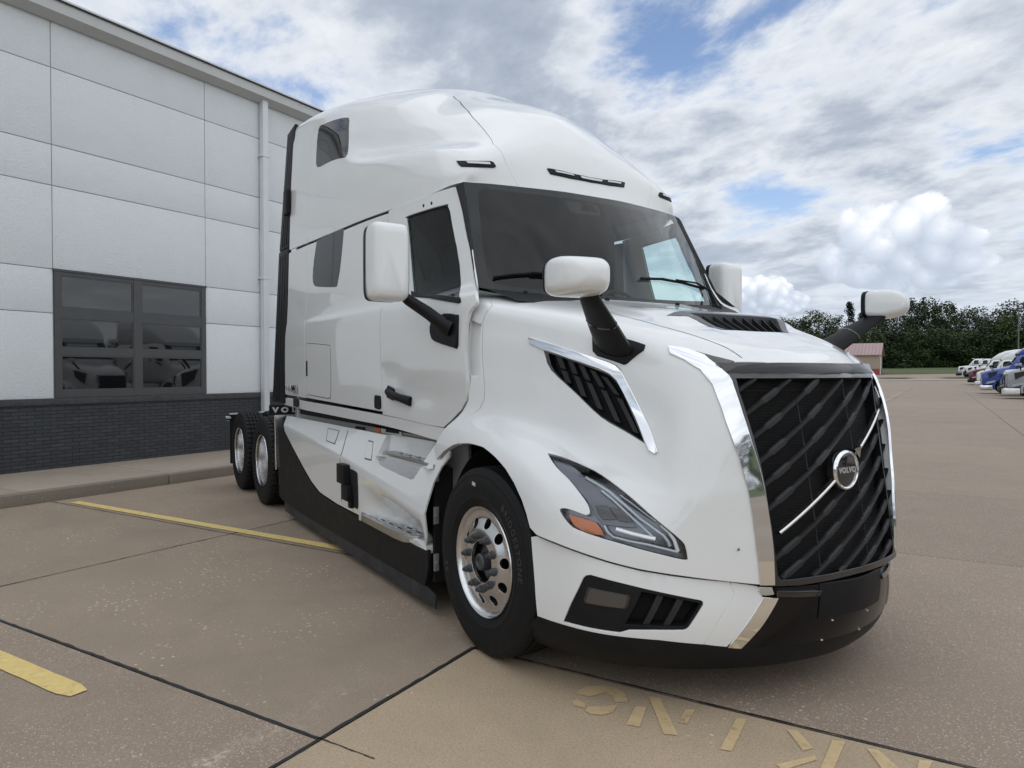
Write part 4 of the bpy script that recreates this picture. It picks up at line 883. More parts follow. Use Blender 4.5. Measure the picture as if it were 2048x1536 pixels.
# band above the grille
_ys = np.array([-.58, -.5, -.4, -.28, -.14, 0, .14, .28, .4, .5, .58])
_hf = []
for y in _ys:
    vv = np.interp(abs(y), [0, .18, .38, .56], [10, 9, 8, 7]); vv = vv if y < 0 else 20 - vv
    _hf.append(HD.ev([(7.0, vv)])[0] + [.004, 0, -.004])
_hf = np.array(_hf)
_hf[0] = HD.ev([tuple(chin[2])])[0] + [.004, 0, 0]; _hf[-1] = _hf[0] * [1, -1, 1]
_gt = np.array([(_frx(y, 1.53) + .002, y * .985, 1.53) for y in _ys])
strip('grille_band', _hf, _gt, M['band'], truck, 5, .005, (1, 0, .35), 0)
_tri = [tuple(chin[0])] + [tuple(p) for p in band] + [tuple(p) for p in chin[1:4][::-1]]
panel('band_corner', HD, _tri, M['gloss'], truck, off=.004, rim=.006, step=.03)

# ---------------- headlights
def on(surf, uv, off=0.0):
    uv = np.atleast_2d(uv); return surf.ev(uv) + surf.nrm(uv) * off
def both(name, V, F, N, m, parents, **k):
    a = mesh(name, V, F, m, parents[0], normals=N); b = mesh(name, *mirror_data(V, F, N)[:2], m, parents[1], normals=mirror_data(V, F, N)[2]); return a, b
def bothsimple(name, V, F, m, parents, auto=35):
    a = mesh(name, V, F, m, parents[0], auto=auto); b = mesh(name, [(p[0], -p[1], p[2]) for p in V], [tuple(q[::-1]) for q in F], m, parents[1], auto=auto); return a, b
HDp = [truck, truck]
hd = both('headlight', *panel_data(HD, shrink(hl, .995), off=-.055, rim=0, step=.05), M['lampgrey'], HDp)
for o in hd: o['label'] = 'swept back angular headlight with amber corner'
def ring_out(L, s): return np.array(L)
both('headlight_gasket', *panel_data(HD, hl, holes=[shrink(hl, .955)], off=-.004, rim=.05, bev=.001, step=.05), M['gloss'], hd)
both('headlight_lens', *panel_data(HD, shrink(hl, .985), off=-.006, rim=0, bev=.0005, step=.05), M['lens'], hd)
both('upper_cover', *panel_data(HD, T_('hlup'), off=-.022, rim=.01, step=.05), pmat('lamp_cover', (.13, .13, .155), .22, coat=1.0), hd)
both('amber_reflector', *panel_data(HD, T_('hlam'), off=-.014, rim=.01, step=.05), M['amber'], hd)
def guide(key_uv, m, r=.006, off=-.02, name='light_guide'):
    P = on(HD, key_uv, off); mb = MB(); Pn = smooth_loop(P, 3, 60)[:-3] if False else P
    mb.tube([tuple(p) for p in Pn], r, 8); bothsimple(name, mb.v, mb.f, m, hd)
guide(T_('hg1'), M['lamplight'], .009, -.018)
guide(T_('hg2'), M['lamplight'], .0065, -.016)
guide(T_('hg3'), M['drl'], .010, -.014)
guide(T_('hg4'), M['lamplight'], .008, -.016)
guide(T_('hg5'), M['drl'], .009, -.016)
guide(T_('hg6'), M['lamplight'], .005, -.03)
for q in (0, 1):
    pass
both('projector', *panel_data(HD, T_('hproj1'), off=-.014, rim=.008, bev=.003, step=.05), M['smoke'], hd)
both('projector', *panel_data(HD, T_('hproj2'), off=-.014, rim=.008, bev=.003, step=.05), M['smoke'], hd)

# ---------------- side vents
vt = both('vent', *panel_data(HD, shrink(vent, 1.0), holes=[shrink(vent, .93)], off=-.006, rim=.05, bev=.001, step=.05), M['gloss'], HDp)
both('vent_backing', *panel_data(HD, shrink(vent, .99), off=-.05, rim=0, step=.06), M['mesh'], vt)
VTOP = [(735, 520), (815, 548), (895, 585), (975, 622), (1055, 665), (1115, 700)]; VMID = [(775, 625), (860, 660), (950, 705), (1050, 755), (1160, 810)]; VBOT = [(800, 712), (910, 805), (1025, 895), (1150, 985), (1280, 1062)]
vpx = [(900 + x / 3.49, 560 + y / 3.49) for x, y in VTOP[:5] + VMID + VBOT]
vn = T_('vvan')
for i in range(5):
    for (q0, q1) in ((i, 5 + i), (5 + i, 10 + i)):
        A, B = vn[q0], vn[q1]; w = np.array([.10, 0.0]); c0, c1 = (A + (B - A) * .04), (A + (B - A) * (.9 if q0 < 5 else .98))
        jog = np.array([.02, 0]) * (1 if q0 >= 5 else 0)
        both('vane', *panel_data(HD, [tuple(c0 - w * .4), tuple(c0 + w * .6), tuple(c1 + w * .6 + jog), tuple(c1 - w * .4 + jog)], off=-.018, rim=.02, bev=.003, step=.08), M['slat'], vt)
chv = T_('chv')
both('vent_trim', *panel_data(HD, chv, off=.012, rim=.012, bev=.005, step=.04), M['chrome'], HDp)

# ---------------- hood scoop with its vanes
sc = mesh('hood_scoop', *(lambda d: (d[0], d[1]))(panel_data(HD, shrink(scoop, 1.0), off=-.06, rim=0, step=.08)), M['mesh'], truck)
V, F, N = panel_data(HD, [tuple(p) for p in np.array([(3.90, 8.05), (3.93, 9), (3.92, 10), (3.93, 11), (3.90, 11.95), (4.12, 11.85), (4.68, 11.25), (4.62, 11.1), (4.12, 11.55), (4.06, 11.5), (4.07, 10), (4.06, 8.5), (4.12, 8.45), (4.62, 8.9), (4.68, 8.75), (4.12, 8.15)])], off=.002, rim=.05, bev=.002, step=.05)
mesh('scoop_frame', V, F, M['frame'], sc, normals=N)
for y in np.linspace(-.32, .32, 9):
    vv = lambda y_: float(np.interp(y_, [-.46, -.23, 0, .23, .46], [8, 9, 10, 11, 12]))
    P0 = HD.ev([(4.06, vv(y))])[0] + [0, 0, -.012]; P1 = HD.ev([(4.62, vv(y * .80))])[0] + [0, 0, -.012]
    mb = MB(); mb.add([tuple(P0 + [0, -.003, 0]), tuple(P0 + [0, .003, 0]), tuple(P1 + [0, .003, 0]), tuple(P1 + [0, -.003, 0]), tuple(P0 + [0, -.003, -.045]), tuple(P0 + [0, .003, -.045]), tuple(P1 + [0, .003, -.045]), tuple(P1 + [0, -.003, -.045])],
                      [(0, 1, 2, 3), (4, 7, 6, 5), (0, 3, 7, 4), (1, 5, 6, 2), (0, 4, 5, 1), (2, 6, 7, 3)])
    mb.obj('vane', M['slat'], sc)

# ---------------- bumper
def mirb(L): return [(14 - p[0], p[1]) for p in L[::-1]]
def tp(L): return [tuple(p) for p in L]
btop = T_('btop')
bsp = T_('bsp')
bbot = T_('bbot')
fog = T_('fog')
bp1 = panel('bumper_corner', BP, tp(btop) + tp(bsp) + tp(bbot), W, truck, holes=[fog], step=.045, rim=.03)
bp2 = panel('bumper_cap', BP, T_('bp2'), W, truck, step=.045, rim=.03)
panel('bumper_chrome', BP, T_('bch'), M['chrome'], truck, off=.006, rim=.01, bev=.004, step=.04)
panel('bumper_chrome', BP, T_('bch2'), M['chrome'], truck, off=.006, rim=.01, bev=.003, step=.04)
cleft = T_('bcl')
lipl = T_('lipl')
lv = float(lipl[-1][1])
ctr = tp(cleft) + [(float(cleft[-1][0]), lv)] + [(u, lv) for u in (5, 6, 7, 8, 9)] + mirb(tp(cleft) + [(float(cleft[-1][0]), lv)])
ctr += [(9, float(cleft[0][1])), (7, float(cleft[0][1])), (5.5, float(cleft[0][1]))]
bc = panel('bumper', BP, ctr, M['bumper'], truck, mirror=False, step=.05, rim=.03)[0]
lip = tp(lipl) + [(u, lv - .02) for u in (5, 6, 7, 8, 9)] + mirb(tp(lipl)) + [(13.6, 1.0), (13.2, .75)] + [(u, 0.7) for u in range(12, 1, -1)] + [(.8, 0.75), (.45, 1.0)]
panel('bumper_lip', BP, lip, M['black'], truck, mirror=False, step=.05, rim=.04)
# recessed tow bracket plate, side ledges and four screws in the middle of the bumper
def bz(u, v, off=0): return on(BP, [(u, v)], off)[0]
zv = lambda z: float(np.interp(z, [.14, .2, .29, .44, .61, .76], range(6)))
V, F, N = panel_data(BP, [(6.05, zv(.42)), (7.95, zv(.42)), (7.95, zv(.575)), (6.05, zv(.575))], off=.006, rim=.012, bev=.002, step=.05)
mesh('plate_bracket', V, F, M['black'], bc, normals=N)
_lg = tp(T_('blg'))
for s_ in (0, 1):
    L = mirb(_lg) if s_ else _lg
    V, F, N = panel_data(BP, L, off=.016, rim=.02, bev=.004, step=.05); mesh('bumper_ledge', V, F, M['gloss'], bc, normals=N)
for (u, z) in ((6.4, .40), (7.45, .40), (6.3, .30), (7.4, .30)):
    c = bz(u, zv(z)); lathe('screw', [(0, .008), (.004, .006), (.006, .0), (.006, -.01)], M['chrome'], bc, 10, 'X', tuple(c))
# fog lamp pockets
fp = both('fog_lamp_pocket', *panel_data(BP, fog, holes=[T_('fgrille')], off=-.008, rim=.06, bev=.004, step=.05), M['black'], HDp)
both('fog_backing', *panel_data(BP, T_('fgb'), off=-.07, rim=0, step=.08), M['mesh'], fp)
for pl in ([(1322, 1190), (1330, 1192), (1306, 1254), (1294, 1253)], [(1326 + 36, 1198), (1371, 1199.5), (1344, 1255), (1332, 1255)]):
    pass
both('fog_vane', *panel_data(BP, T_('fv1'), off=-.02, rim=.05, bev=.002, step=.05), M['slat'], fp)
both('fog_vane', *panel_data(BP, T_('fv2'), off=-.02, rim=.05, bev=.002, step=.05), M['slat'], fp)
fl = T_('fogl')
fgl = both('fog_lamp', *panel_data(BP, shrink(fl, 1.08), off=-.003, rim=.01, bev=.003, step=.05), M['gloss'], fp)
both('fog_lens', *panel_data(BP, shrink(fl, .95), off=.001, rim=.003, bev=.001, step=.05), M['smoke'], fp)

# ---------------- lower side fairing
_sk_ev = SK.ev
def _recess(uv):
    P = _sk_ev(uv); x, z = P[:, 0], P[:, 2]
    cz = np.interp(x, SKX, SKC)
    d = .13 * _ss((x + 2.1) / .85) * _ss((cz - .03 - z) / .24) * (1 - _ss((x + .93) / .10)) * (z > .44)
    P = P.copy(); P[:, 1] += d; return P
SK.ev = _recess
zt = 7.0
def skuv(x, z):
    G = SK.G; u = float(np.interp(x, SKX, range(len(SKX)))); col = cr(G.transpose(1, 0, 2), np.array([u]))[0][:, 2]; return (u, float(np.interp(z, col, range(len(col)))))
skw = [skuv(x, z) for x, z in [(-4.47, 1.07), (-4.2, .93), (-3.9, .78), (-3.6, .64), (-3.35, .53), (-3.1, .455), (-2.6, .425), (-2.1, .42), (-1.95, .41), (-1.7, .405), (-1.15, .405), (-.84, .42), (-.80, .5), (-.79, .7), (-.76, .85), (-.70, .95), (-.62, 1.02)]]
skw += [skuv(x, 1.074) for x in (-.62, -1.2, -2, -3, -4, -4.47)]
us = skuv(-1.66, .95)[0]; ue = skuv(-.86, .95)[0]
upst = T_('upst')
_dz = np.vstack([densify(SK, [tuple(p) for p in skw], .05)])
_u0, _u1 = skuv(-1.665, 1)[0], skuv(-.86, 1)[0]
_upc = [tuple(p) for p in upst[::-1]]                               # notch for the upper step: along the step face and up to the top edge
_top = clip_v(_dz, 3.0, True)
_ub = [skuv(-.72, 1.074), skuv(-.84, 1.074)] + _upc + [skuv(-1.66, 1.03), skuv(-1.66, 1.074)]
_upper = [(q[0], q[1]) for q in [(skuv(-4.47, 1.07)), skuv(-4.2, 1.015)]]
_left = [p for p in _top]
_vt = max(p[1] for p in _top)
_bot = sorted([p for p in _top if abs(p[1] - 3.0) < 1e-6], key=lambda p: p[0])
_side_r = [p for p in _top if p[0] > skuv(-.80, 1)[0] + 1e-6 and 3.0 < p[1] < _vt - .02]
poly_u = [(_bot[0][0], 3.0), (_bot[-1][0], 3.0)] + sorted(_side_r, key=lambda p: p[1]) + [(skuv(-.70, 1)[0], _vt), (_u1 + .03, _vt)] + _upc + [(_u0, _vt)] + [(u, _vt) for u in (3, 2, 1)] + [(skuv(-4.47, 1)[0], _vt)]
fa = panel('side_fairing', SK, poly_u, W, truck, step=.04, rim=.01, bev=.001)
for s_ in (1, -1):
    V = []; xs_ = np.linspace(-1.70, -.80, 8)
    for x in xs_:
        yo = float(np.interp(x, [-1.70, -1.6, -.95, -.80], [-1.135, -1.075, -1.075, -1.12]))
        V += [(x, s_ * (yo - .10), .925), (x, s_ * yo, .935), (x, s_ * (yo + .02), 1.075), (x, s_ * (yo + .10), 1.085)]
    F = [(i * 4 + j, i * 4 + j + 1, i * 4 + j + 5, i * 4 + j + 4) for i in range(7) for j in range(3)]
    mesh('step_niche', V, F, W, truck, auto=40)
    mb = MB(); mb.prism([(-1.675, s_ * -1.225, .90), (-1.675, s_ * -1.06, .90), (-1.675, s_ * -1.06, 1.075), (-1.675, s_ * -1.135, 1.075)], (0, 0, 0), (.008, 0, 0)); mb.obj('niche_end', W, truck)
panel('fairing_lower', SK, clip_v(_dz, 3.0, False), W, truck, holes=[], step=.035, rim=.01, bev=.001)
skb = [skuv(x, z) for x, z in [(-4.56, 1.075), (-4.57, .75), (-4.55, .20), (-4.35, .17), (-3.76, .16), (-2.5, .16), (-1.5, .165), (-.86, .17), (-.80, .30), (-.80, .405), (-1.15, .39), (-1.7, .39), (-1.96, .395), (-2.1, .405), (-2.6, .41), (-3.12, .44), (-3.37, .515), (-3.62, .625), (-3.92, .765), (-4.22, .915), (-4.47, 1.05)]]
fb = panel('fairing_base', SK, skb, M['black'], truck, step=.06, rim=.02, off=.004)
skf = [skuv(x, z) for x, z in [(-4.35, .168), (-3.76, .158), (-2.5, .158), (-1.5, .163), (-.86, .168), (-.72, .145), (-.72, .06), (-1.5, .06), (-2.5, .06), (-4.35, .07)]]
panel('rubber_flap', SK, skf, M['flap'], truck, step=.06, rim=.006, off=.0)
# joints and small recesses in the fairing
def skline(key, w=.004, name='panel_joint'):
    A, B = key; both(name, *panel_data(SK, [tuple(A + [-w, 0]), tuple(A + [w, 0]), tuple(B + [w, 0]), tuple(B + [-w, 0])], off=.001, rim=0, bev=.0003, step=.04), M['frame'], fa)
skj = T_('skj')
for i in range(3): skline((skj[i], skj[i + 1]), .008)
def handle_recess(L):
    both('fairing_latch', *panel_data(SK, L, holes=[shrink(L, .86)], off=.0012, rim=0, bev=.0006, step=.05), M['frame'], fa)
    both('latch_cover', *panel_data(SK, shrink(L, .84), off=.005, rim=.005, bev=.003, step=.05), W, fa)
handle_recess(T_('lt1'))
handle_recess(T_('lt2'))
# black strap bracket on the fairing
br = both('cap_recess', *panel_data(SK, smooth_loop(T_('brk'), 2, 60), off=.003, rim=0, bev=.001, step=.05), M['blackm'], HDp)
for s_ in (1, -1):
    mb = MB(); mb.box((-2.27, -s_ * 1.25, .725), (.17, .085, .155)); mb.box((-2.23, -s_ * 1.24, .58), (.15, .06, .13)); 
    mb.box((-2.2, -s_ * 1.225, .49), (.06, .03, .07))
    mb.obj('tank_cap_cover', M['black'], br[0] if s_ == 1 else br[1], bevel=.008)
# gap between cab and fairing: grey tank side with labels
for s_ in (1, -1):
    mb = MB(); mb.box((-3.02, -s_ * 1.08, .97), (2.62, .02, .50)); mb.box((-1.16, -s_ * 1.08, 1.155), (1.08, .02, .13)); mb.box((-1.0, -s_ * 1.02, .97), (.82, .02, .40)); mb.obj('tank_side', M['grey'], truck)
ts = T_('lab1'); tl = T_('lab2'); tb = T_('lab3')
for n_, q, m_ in (('orange_label', ts, M['orange']), ('warning_label', tl, M['label']), ('black_label', tb, M['blackm'])):
    mb = MB(); mb.prism(q, (0, 0, 0), (0, -.003, 0)); mb.obj(n_, m_, truck)
q = np.array(tl)
mb = MB()
for r_ in (.25, .45, .65):
    A = q[0] * (1 - r_) + q[3] * r_; B = q[1] * (1 - r_) + q[2] * r_
    mb.prism([tuple(A + (B - A) * .25 + [0, 0, -.004]), tuple(A + (B - A) * .9 + [0, 0, -.004]), tuple(A + (B - A) * .9 + [0, 0, .004]), tuple(A + (B - A) * .25 + [0, 0, .004])], (0, -.003, 0), (0, -.0036, 0))
mb.obj('label_lines', M['blackm'], truck)
# steps: pierced aluminium treads
def tread(name, poly, z, th, par, sgn, rows, parm):
    """poly in (x,y); plate with raised bars, drawn in three rows"""
    mb = MB(); mb.prism([(x, sgn * y, z) for x, y in poly], (0, 0, -th), (0, 0, 0)); o = mb.obj(name, M['plate'], par, bevel=.003)
    x0, x1 = min(p[0] for p in poly), max(p[0] for p in poly); ra = MB(); pa = np.array(poly)
    for r_, (ya, nb) in enumerate(rows):
        for i in range(nb):
            cx = x0 + (x1 - x0) * (i + .5 + .25 * (r_ % 2)) / (nb + .3); 
            if pip(pa, np.array([[cx - .05, ya], ]))[0] and pip(pa, np.array([[cx + .05, ya]]))[0] and pip(pa, np.array([[cx, ya - .012]]))[0]:
                bar_ = MB(); bar_.box((cx - .012, sgn * ya, z + .003), (.115, .015, .008)); bar_.box((cx + .05, sgn * (ya + .014), z + .003), (.014, .040, .008)); bar_.obj('tread_bar', M['alu'], o, bevel=.002)
                h_ = MB(); h_.box((cx - .012, sgn * (ya + .028), z + .0012), (.09, .012, .002)); h_.obj('tread_slot', M['blackm'], o, auto=None)
    return o
for s_ in (1, -1):
    lo = [(-2.02, -1.205), (-1.92, -1.235), (-1.25, -1.245), (-1.13, -1.235), (-1.03, -1.17), (-1.03, -1.03), (-1.35, -.99), (-1.75, -1.03)]
    tread('lower_step', lo, .45, .05, truck, s_, [(-1.20, 6), (-1.145, 6), (-1.09, 5)], 0)
    mb = MB(); mb.prism([(-2.06, -s_ * 1.21, .40), (-1.13, -s_ * 1.19, .40), (-.83, -s_ * 1.208, .40), (-.83, -s_ * .98, .40), (-2.0, -s_ * .98, .40)], (0, 0, -.02), (0, 0, .035)); mb.obj('step_ledge', W, truck, bevel=.006)
    up = [(-1.66, -1.165), (-1.60, -1.175), (-.92, -1.18), (-.86, -1.16), (-.86, -1.03), (-1.6, -1.03)]
    tread('upper_step', up, .955, .02, truck, s_, [(-1.14, 5), (-1.09, 5)], 0)
both('step_face', *panel_data(SK, upst, off=-.006, rim=.01, bev=.001, step=.05), M['alu'], HDp)
# dark liner behind the fairing, its front edge and small brackets by the wheel
for s_ in (1, -1):
    mb = MB(); mb.box((-2.62, -s_ * .90, .58), (3.7, .16, .80)); mb.obj('tank', M['blackm'], truck)
    mb = MB(); mb.box((-.815, -s_ * 1.07, .56), (.03, .18, .72)); mb.obj('fairing_end', M['blackm'], truck)
    for z0 in (.33, .63, .9):
        mb = MB(); mb.box((-.79, -s_ * 1.155, z0), (.012, .035, .11)); mb.tube([(-.785, -s_ * 1.155, z0), (-.775, -s_ * 1.155, z0)], .010, 8); mb.obj('bracket', M['grey'], truck, bevel=.002)


# fine seams of the hood skin
for nm_, q_ in (('a', T_('seam_a')),):
    q_ = np.array([[np.interp(t_, range(len(q_)), q_[:, c0_]) for c0_ in (0, 1)] for t_ in np.linspace(0, len(q_) - 1, 90)])
    n_ = HD.nrm(q_); p_ = HD.ev(q_) + n_ * .0012; d_ = np.gradient(p_, axis=0); d_ /= np.linalg.norm(d_, axis=1, keepdims=True); c_ = np.cross(n_, d_) * .0022
    V = [tuple(x) for x in p_ - c_] + [tuple(x) for x in p_ + c_]; k_ = len(p_)
    for s_ in (1, -1): mesh('hood_seam', [(x[0], s_ * x[1], x[2]) for x in V], [(i, i + 1, k_ + i + 1, k_ + i) for i in range(k_ - 1)], M['frame'], hood, smooth=True)

# ---------------- mirrors
def rbox(c, d, b, seg=4, R=None):
    bm = bmesh.new(); bmesh.ops.create_cube(bm, size=1)
    for v in bm.verts: v.co = Vector((v.co.x * d[0], v.co.y * d[1], v.co.z * d[2]))
    bmesh.ops.bevel(bm, geom=bm.edges[:], offset=b, segments=seg, affect='EDGES', profile=.5, clamp_overlap=True)
    if R is not None: bmesh.ops.rotate(bm, verts=bm.verts, cent=(0, 0, 0), matrix=R)
    V = [tuple(v.co + Vector(c)) for v in bm.verts]; F = [tuple(x.index for x in f.verts) for f in bm.faces]; bm.free(); return V, F
def superloft(secs, n=28, e=3.2):
    """secs: (centre, half width along y, half height along z) along x; rounded rectangles"""
    V = []
    for (cx, cy, cz), a, b in secs:
        for i in range(n):
            t = 2 * PI * i / n; c, s_ = math.cos(t), math.sin(t)
            V.append((cx, cy + a * abs(c) ** (2 / e) * (1 if c > 0 else -1), cz + b * abs(s_) ** (2 / e) * (1 if s_ > 0 else -1)))
    k = len(secs); F = [(i * n + j, i * n + (j + 1) % n, (i + 1) * n + (j + 1) % n, (i + 1) * n + j) for i in range(k - 1) for j in range(n)]
    F += [tuple(range(n))[::-1], tuple((k - 1) * n + j for j in range(n))]
    return V, F
def fix(o, auto=40):
    bm = bmesh.new(); bm.from_mesh(o.data); bmesh.ops.recalc_face_normals(bm, faces=bm.faces); bm.to_mesh(o.data); bm.free()
    o.data.polygons.foreach_set("use_smooth", [True] * len(o.data.polygons)); o.data.set_sharp_from_angle(angle=math.radians(auto)); return o
def oval_tube(mb, P, A, B, n=14, xa=(1, 0, 0)):
    """tube through P with radii A along xa and B across"""
    P = [Vector(p) for p in P]; V = []; X = Vector(xa)
    for i, p in enumerate(P):
        t = (P[min(i + 1, len(P) - 1)] - P[max(i - 1, 0)]).normalized(); a = (X - t * X.dot(t)).normalized(); b = t.cross(a)
        for j in range(n):
            q = 2 * PI * j / n; V.append(tuple(p + a * (A[i] * math.cos(q)) + b * (B[i] * math.sin(q))))
    k = len(P); mb.add(V, [(i * n + j, i * n + (j + 1) % n, (i + 1) * n + (j + 1) % n, (i + 1) * n + j) for i in range(k - 1) for j in range(n)] + [tuple(range(n))[::-1], tuple((k - 1) * n + j for j in range(n))])
for s_ in (1, -1):
    R = Matrix.Rotation(s_ * math.radians(-6), 3, 'Z')
    cx, cy, cz = -.77, -s_ * 1.485, 2.205
    secs = [((cx - .10, cy, cz), .105, .222), ((cx - .085, cy, cz), .112, .230), ((cx - .03, cy, cz), .119, .236), ((cx + .03, cy, cz), .119, .234), ((cx + .065, cy, cz), .112, .224), ((cx + .085, cy, cz), .094, .204), ((cx + .092, cy, cz), .06, .17)]
    V, F = superloft(secs, 40, 7.5)
    dm = fix(mesh('door_mirror', V, F, W, truck), 45)
    dm['label'] = 'tall white mirror on a black arm beside the door window'
    V, F = superloft([((cx - .125, cy, cz), .104, .222), ((cx - .12, cy, cz), .112, .230), ((cx - .085, cy, cz), .114, .232)], 40, 7.5)
    fix(mesh('mirror_rim', V, F, M['black'], dm))
    V, F = superloft([((cx - .128, cy, cz), .09, .20), ((cx - .122, cy, cz), .09, .20)], 40, 7.5); fix(mesh('mirror_glass', V, F, M['chrome'], dm))
    mb = MB(); oval_tube(mb, [(-.775, -s_ * 1.40, 2.03), (-.76, -s_ * 1.36, 1.985), (-.66, -s_ * 1.27, 1.90), (-.57, -s_ * 1.205, 1.82), (-.545, -s_ * 1.17, 1.80)], [.045, .045, .05, .055, .07], [.03, .032, .036, .04, .05]); mb.obj('mirror_arm', M['black'], dm, auto=50)
    bp_ = T_('dmb')
    V, F, N = panel_data(CS, smooth_loop(bp_, 2, 60), off=.018, rim=.02, bev=.006, step=.06)
    if s_ == -1: V, F, N = mirror_data(V, F, N)
    mesh('mirror_base', V, F, M['black'], dm, normals=N)
    # hood mirror
    cx, cy, cz = .72, -s_ * 1.20, 1.965
    secs = [((cx - .055, cy, cz), .122, .078), ((cx - .04, cy, cz), .129, .086), ((cx + .0, cy, cz), .132, .090), ((cx + .05, cy, cz), .126, .087), ((cx + .10, cy + s_ * .01, cz), .112, .078), ((cx + .135, cy + s_ * .02, cz - .002), .09, .062), ((cx + .155, cy + s_ * .025, cz - .004), .06, .038), ((cx + .160, cy + s_ * .025, cz - .004), .03, .015)]
    V, F = superloft(secs, 36, 4.4)
    Rm = Matrix.Rotation(-s_ * math.radians(14), 3, 'Z'); c0 = Vector((cx, cy, cz)); V = [tuple(Rm @ (Vector(p) - c0) + c0) for p in V]
    hm = fix(mesh('hood_mirror', V, F, W, truck), 50)
    hm['label'] = 'rounded white look down mirror on a black stalk on the hood'
    V, F = superloft([((cx - .082, cy, cz), .116, .074), ((cx - .078, cy, cz), .124, .081), ((cx - .056, cy, cz), .128, .084)], 36, 4.4); V = [tuple(Rm @ (Vector(p) - c0) + c0) for p in V]
    fix(mesh('mirror_rim', V, F, M['black'], hm))
    V, F = superloft([((cx - .085, cy, cz), .105, .064), ((cx - .081, cy, cz), .105, .064)], 36, 4.4); V = [tuple(Rm @ (Vector(p) - c0) + c0) for p in V]
    fix(mesh('mirror_glass', V, F, M['chrome'], hm))
    hb = T_('hmb')
    V, F, N = panel_data(HD, hb, off=.012, rim=.02, bev=.006, step=.05)
    bc_ = HD.ev([hb.mean(0)])[0]
    if s_ == -1: V, F, N = mirror_data(V, F, N)
    mesh('mirror_base', V, F, M['black'], hm, normals=N)
    bs = (bc_[0] - .02, s_ * (bc_[1] + .01), bc_[2] - .02); tp_ = (.735, -s_ * 1.13, 1.885)
    L_ = lambda f: tuple(np.array(bs) * (1 - f) + np.array(tp_) * f)
    mb = MB(); oval_tube(mb, [L_(0), L_(.15), L_(.5), L_(.85), L_(1.0), (tp_[0], tp_[1] - s_ * .01, tp_[2] + .04)], [.115, .105, .088, .066, .060, .065], [.05, .045, .038, .03, .032, .05]); mb.obj('mirror_stalk', M['black'], hm, auto=50)
    c_ = np.array(L_(.55)); mb = MB(); oval_tube(mb, [tuple(c_ - (np.array(L_(1)) - np.array(L_(0))) * .008), tuple(c_ + (np.array(L_(1)) - np.array(L_(0))) * .008)], [.0875, .0875], [.0382, .0382]); mb.obj('stalk_joint', M['gloss'], hm)
# ---------------- door handles, keyhole plate and the rear badge
for s_, d_ in ((1, doors[0]), (-1, doors[1])):
    q = T_('dhr')
    V, F, N = panel_data(CS, smooth_loop(q, 2, 60), off=.0015, rim=0, bev=.001, step=.06)
    if s_ == -1: V, F, N = mirror_data(V, F, N)
    hr = mesh('handle_recess', V, F, M['paint_in'], d_, normals=N)
    P = on(CS, T_('dhp'), .0)
    P = [(p[0], s_ * p[1], p[2]) for p in P]; o_ = lambda p, d: (p[0], p[1] - s_ * d, p[2])
    mb = MB(); oval_tube(mb, [o_(P[0], .012), o_(P[1], .03), o_(P[2], .032), o_(P[3], .012)], [.018, .02, .019, .02], [.024, .03, .027, .034], xa=(0, 1, 0)); mb.obj('handle', M['black'], d_, auto=55)
    mb = MB(); oval_tube(mb, [o_(P[0], .006), o_(P[1], .012)], [.012, .012], [.046, .044], xa=(0, 1, 0)); mb.obj('lock', M['black'], d_, auto=55)
    for k_ in (0, 1):
        p = on(CS, T_('dho')[k_:k_ + 1], .0)[0]
        lathe('screw_hole', [(0, -s_ * .002), (.011, -s_ * .002), (.012, 0)], M['blackm'], d_, 12, 'Y', (p[0], s_ * p[1], p[2]))
bpx = T_('vnl')
v, f = text_mesh("VNL", .085, .004, .002, 1.1, 1.0)
mesh('badge_letters', [(-4.185 + p[0], -1.204 - p[2], 1.375 + p[1]) for p in v], f, M['silver'], truck)
mb = MB(); mb.box((-3.96, -1.203, 1.375), (.20, .006, .075)); bdg = mb.obj('badge_box', M['silver'], truck)
v, f = text_mesh("860", .06, .003, .001, 1.15, 1.1); mesh('badge_digits', [(-3.96 + p[0], -1.208 - p[2], 1.375 + p[1]) for p in v], f, M['gloss'], bdg)
mb = MB(); mb.box((-3.93, -1.192, 1.235), (.16, .008, .085)); mb.obj('small_badge', M['blackm'], truck)
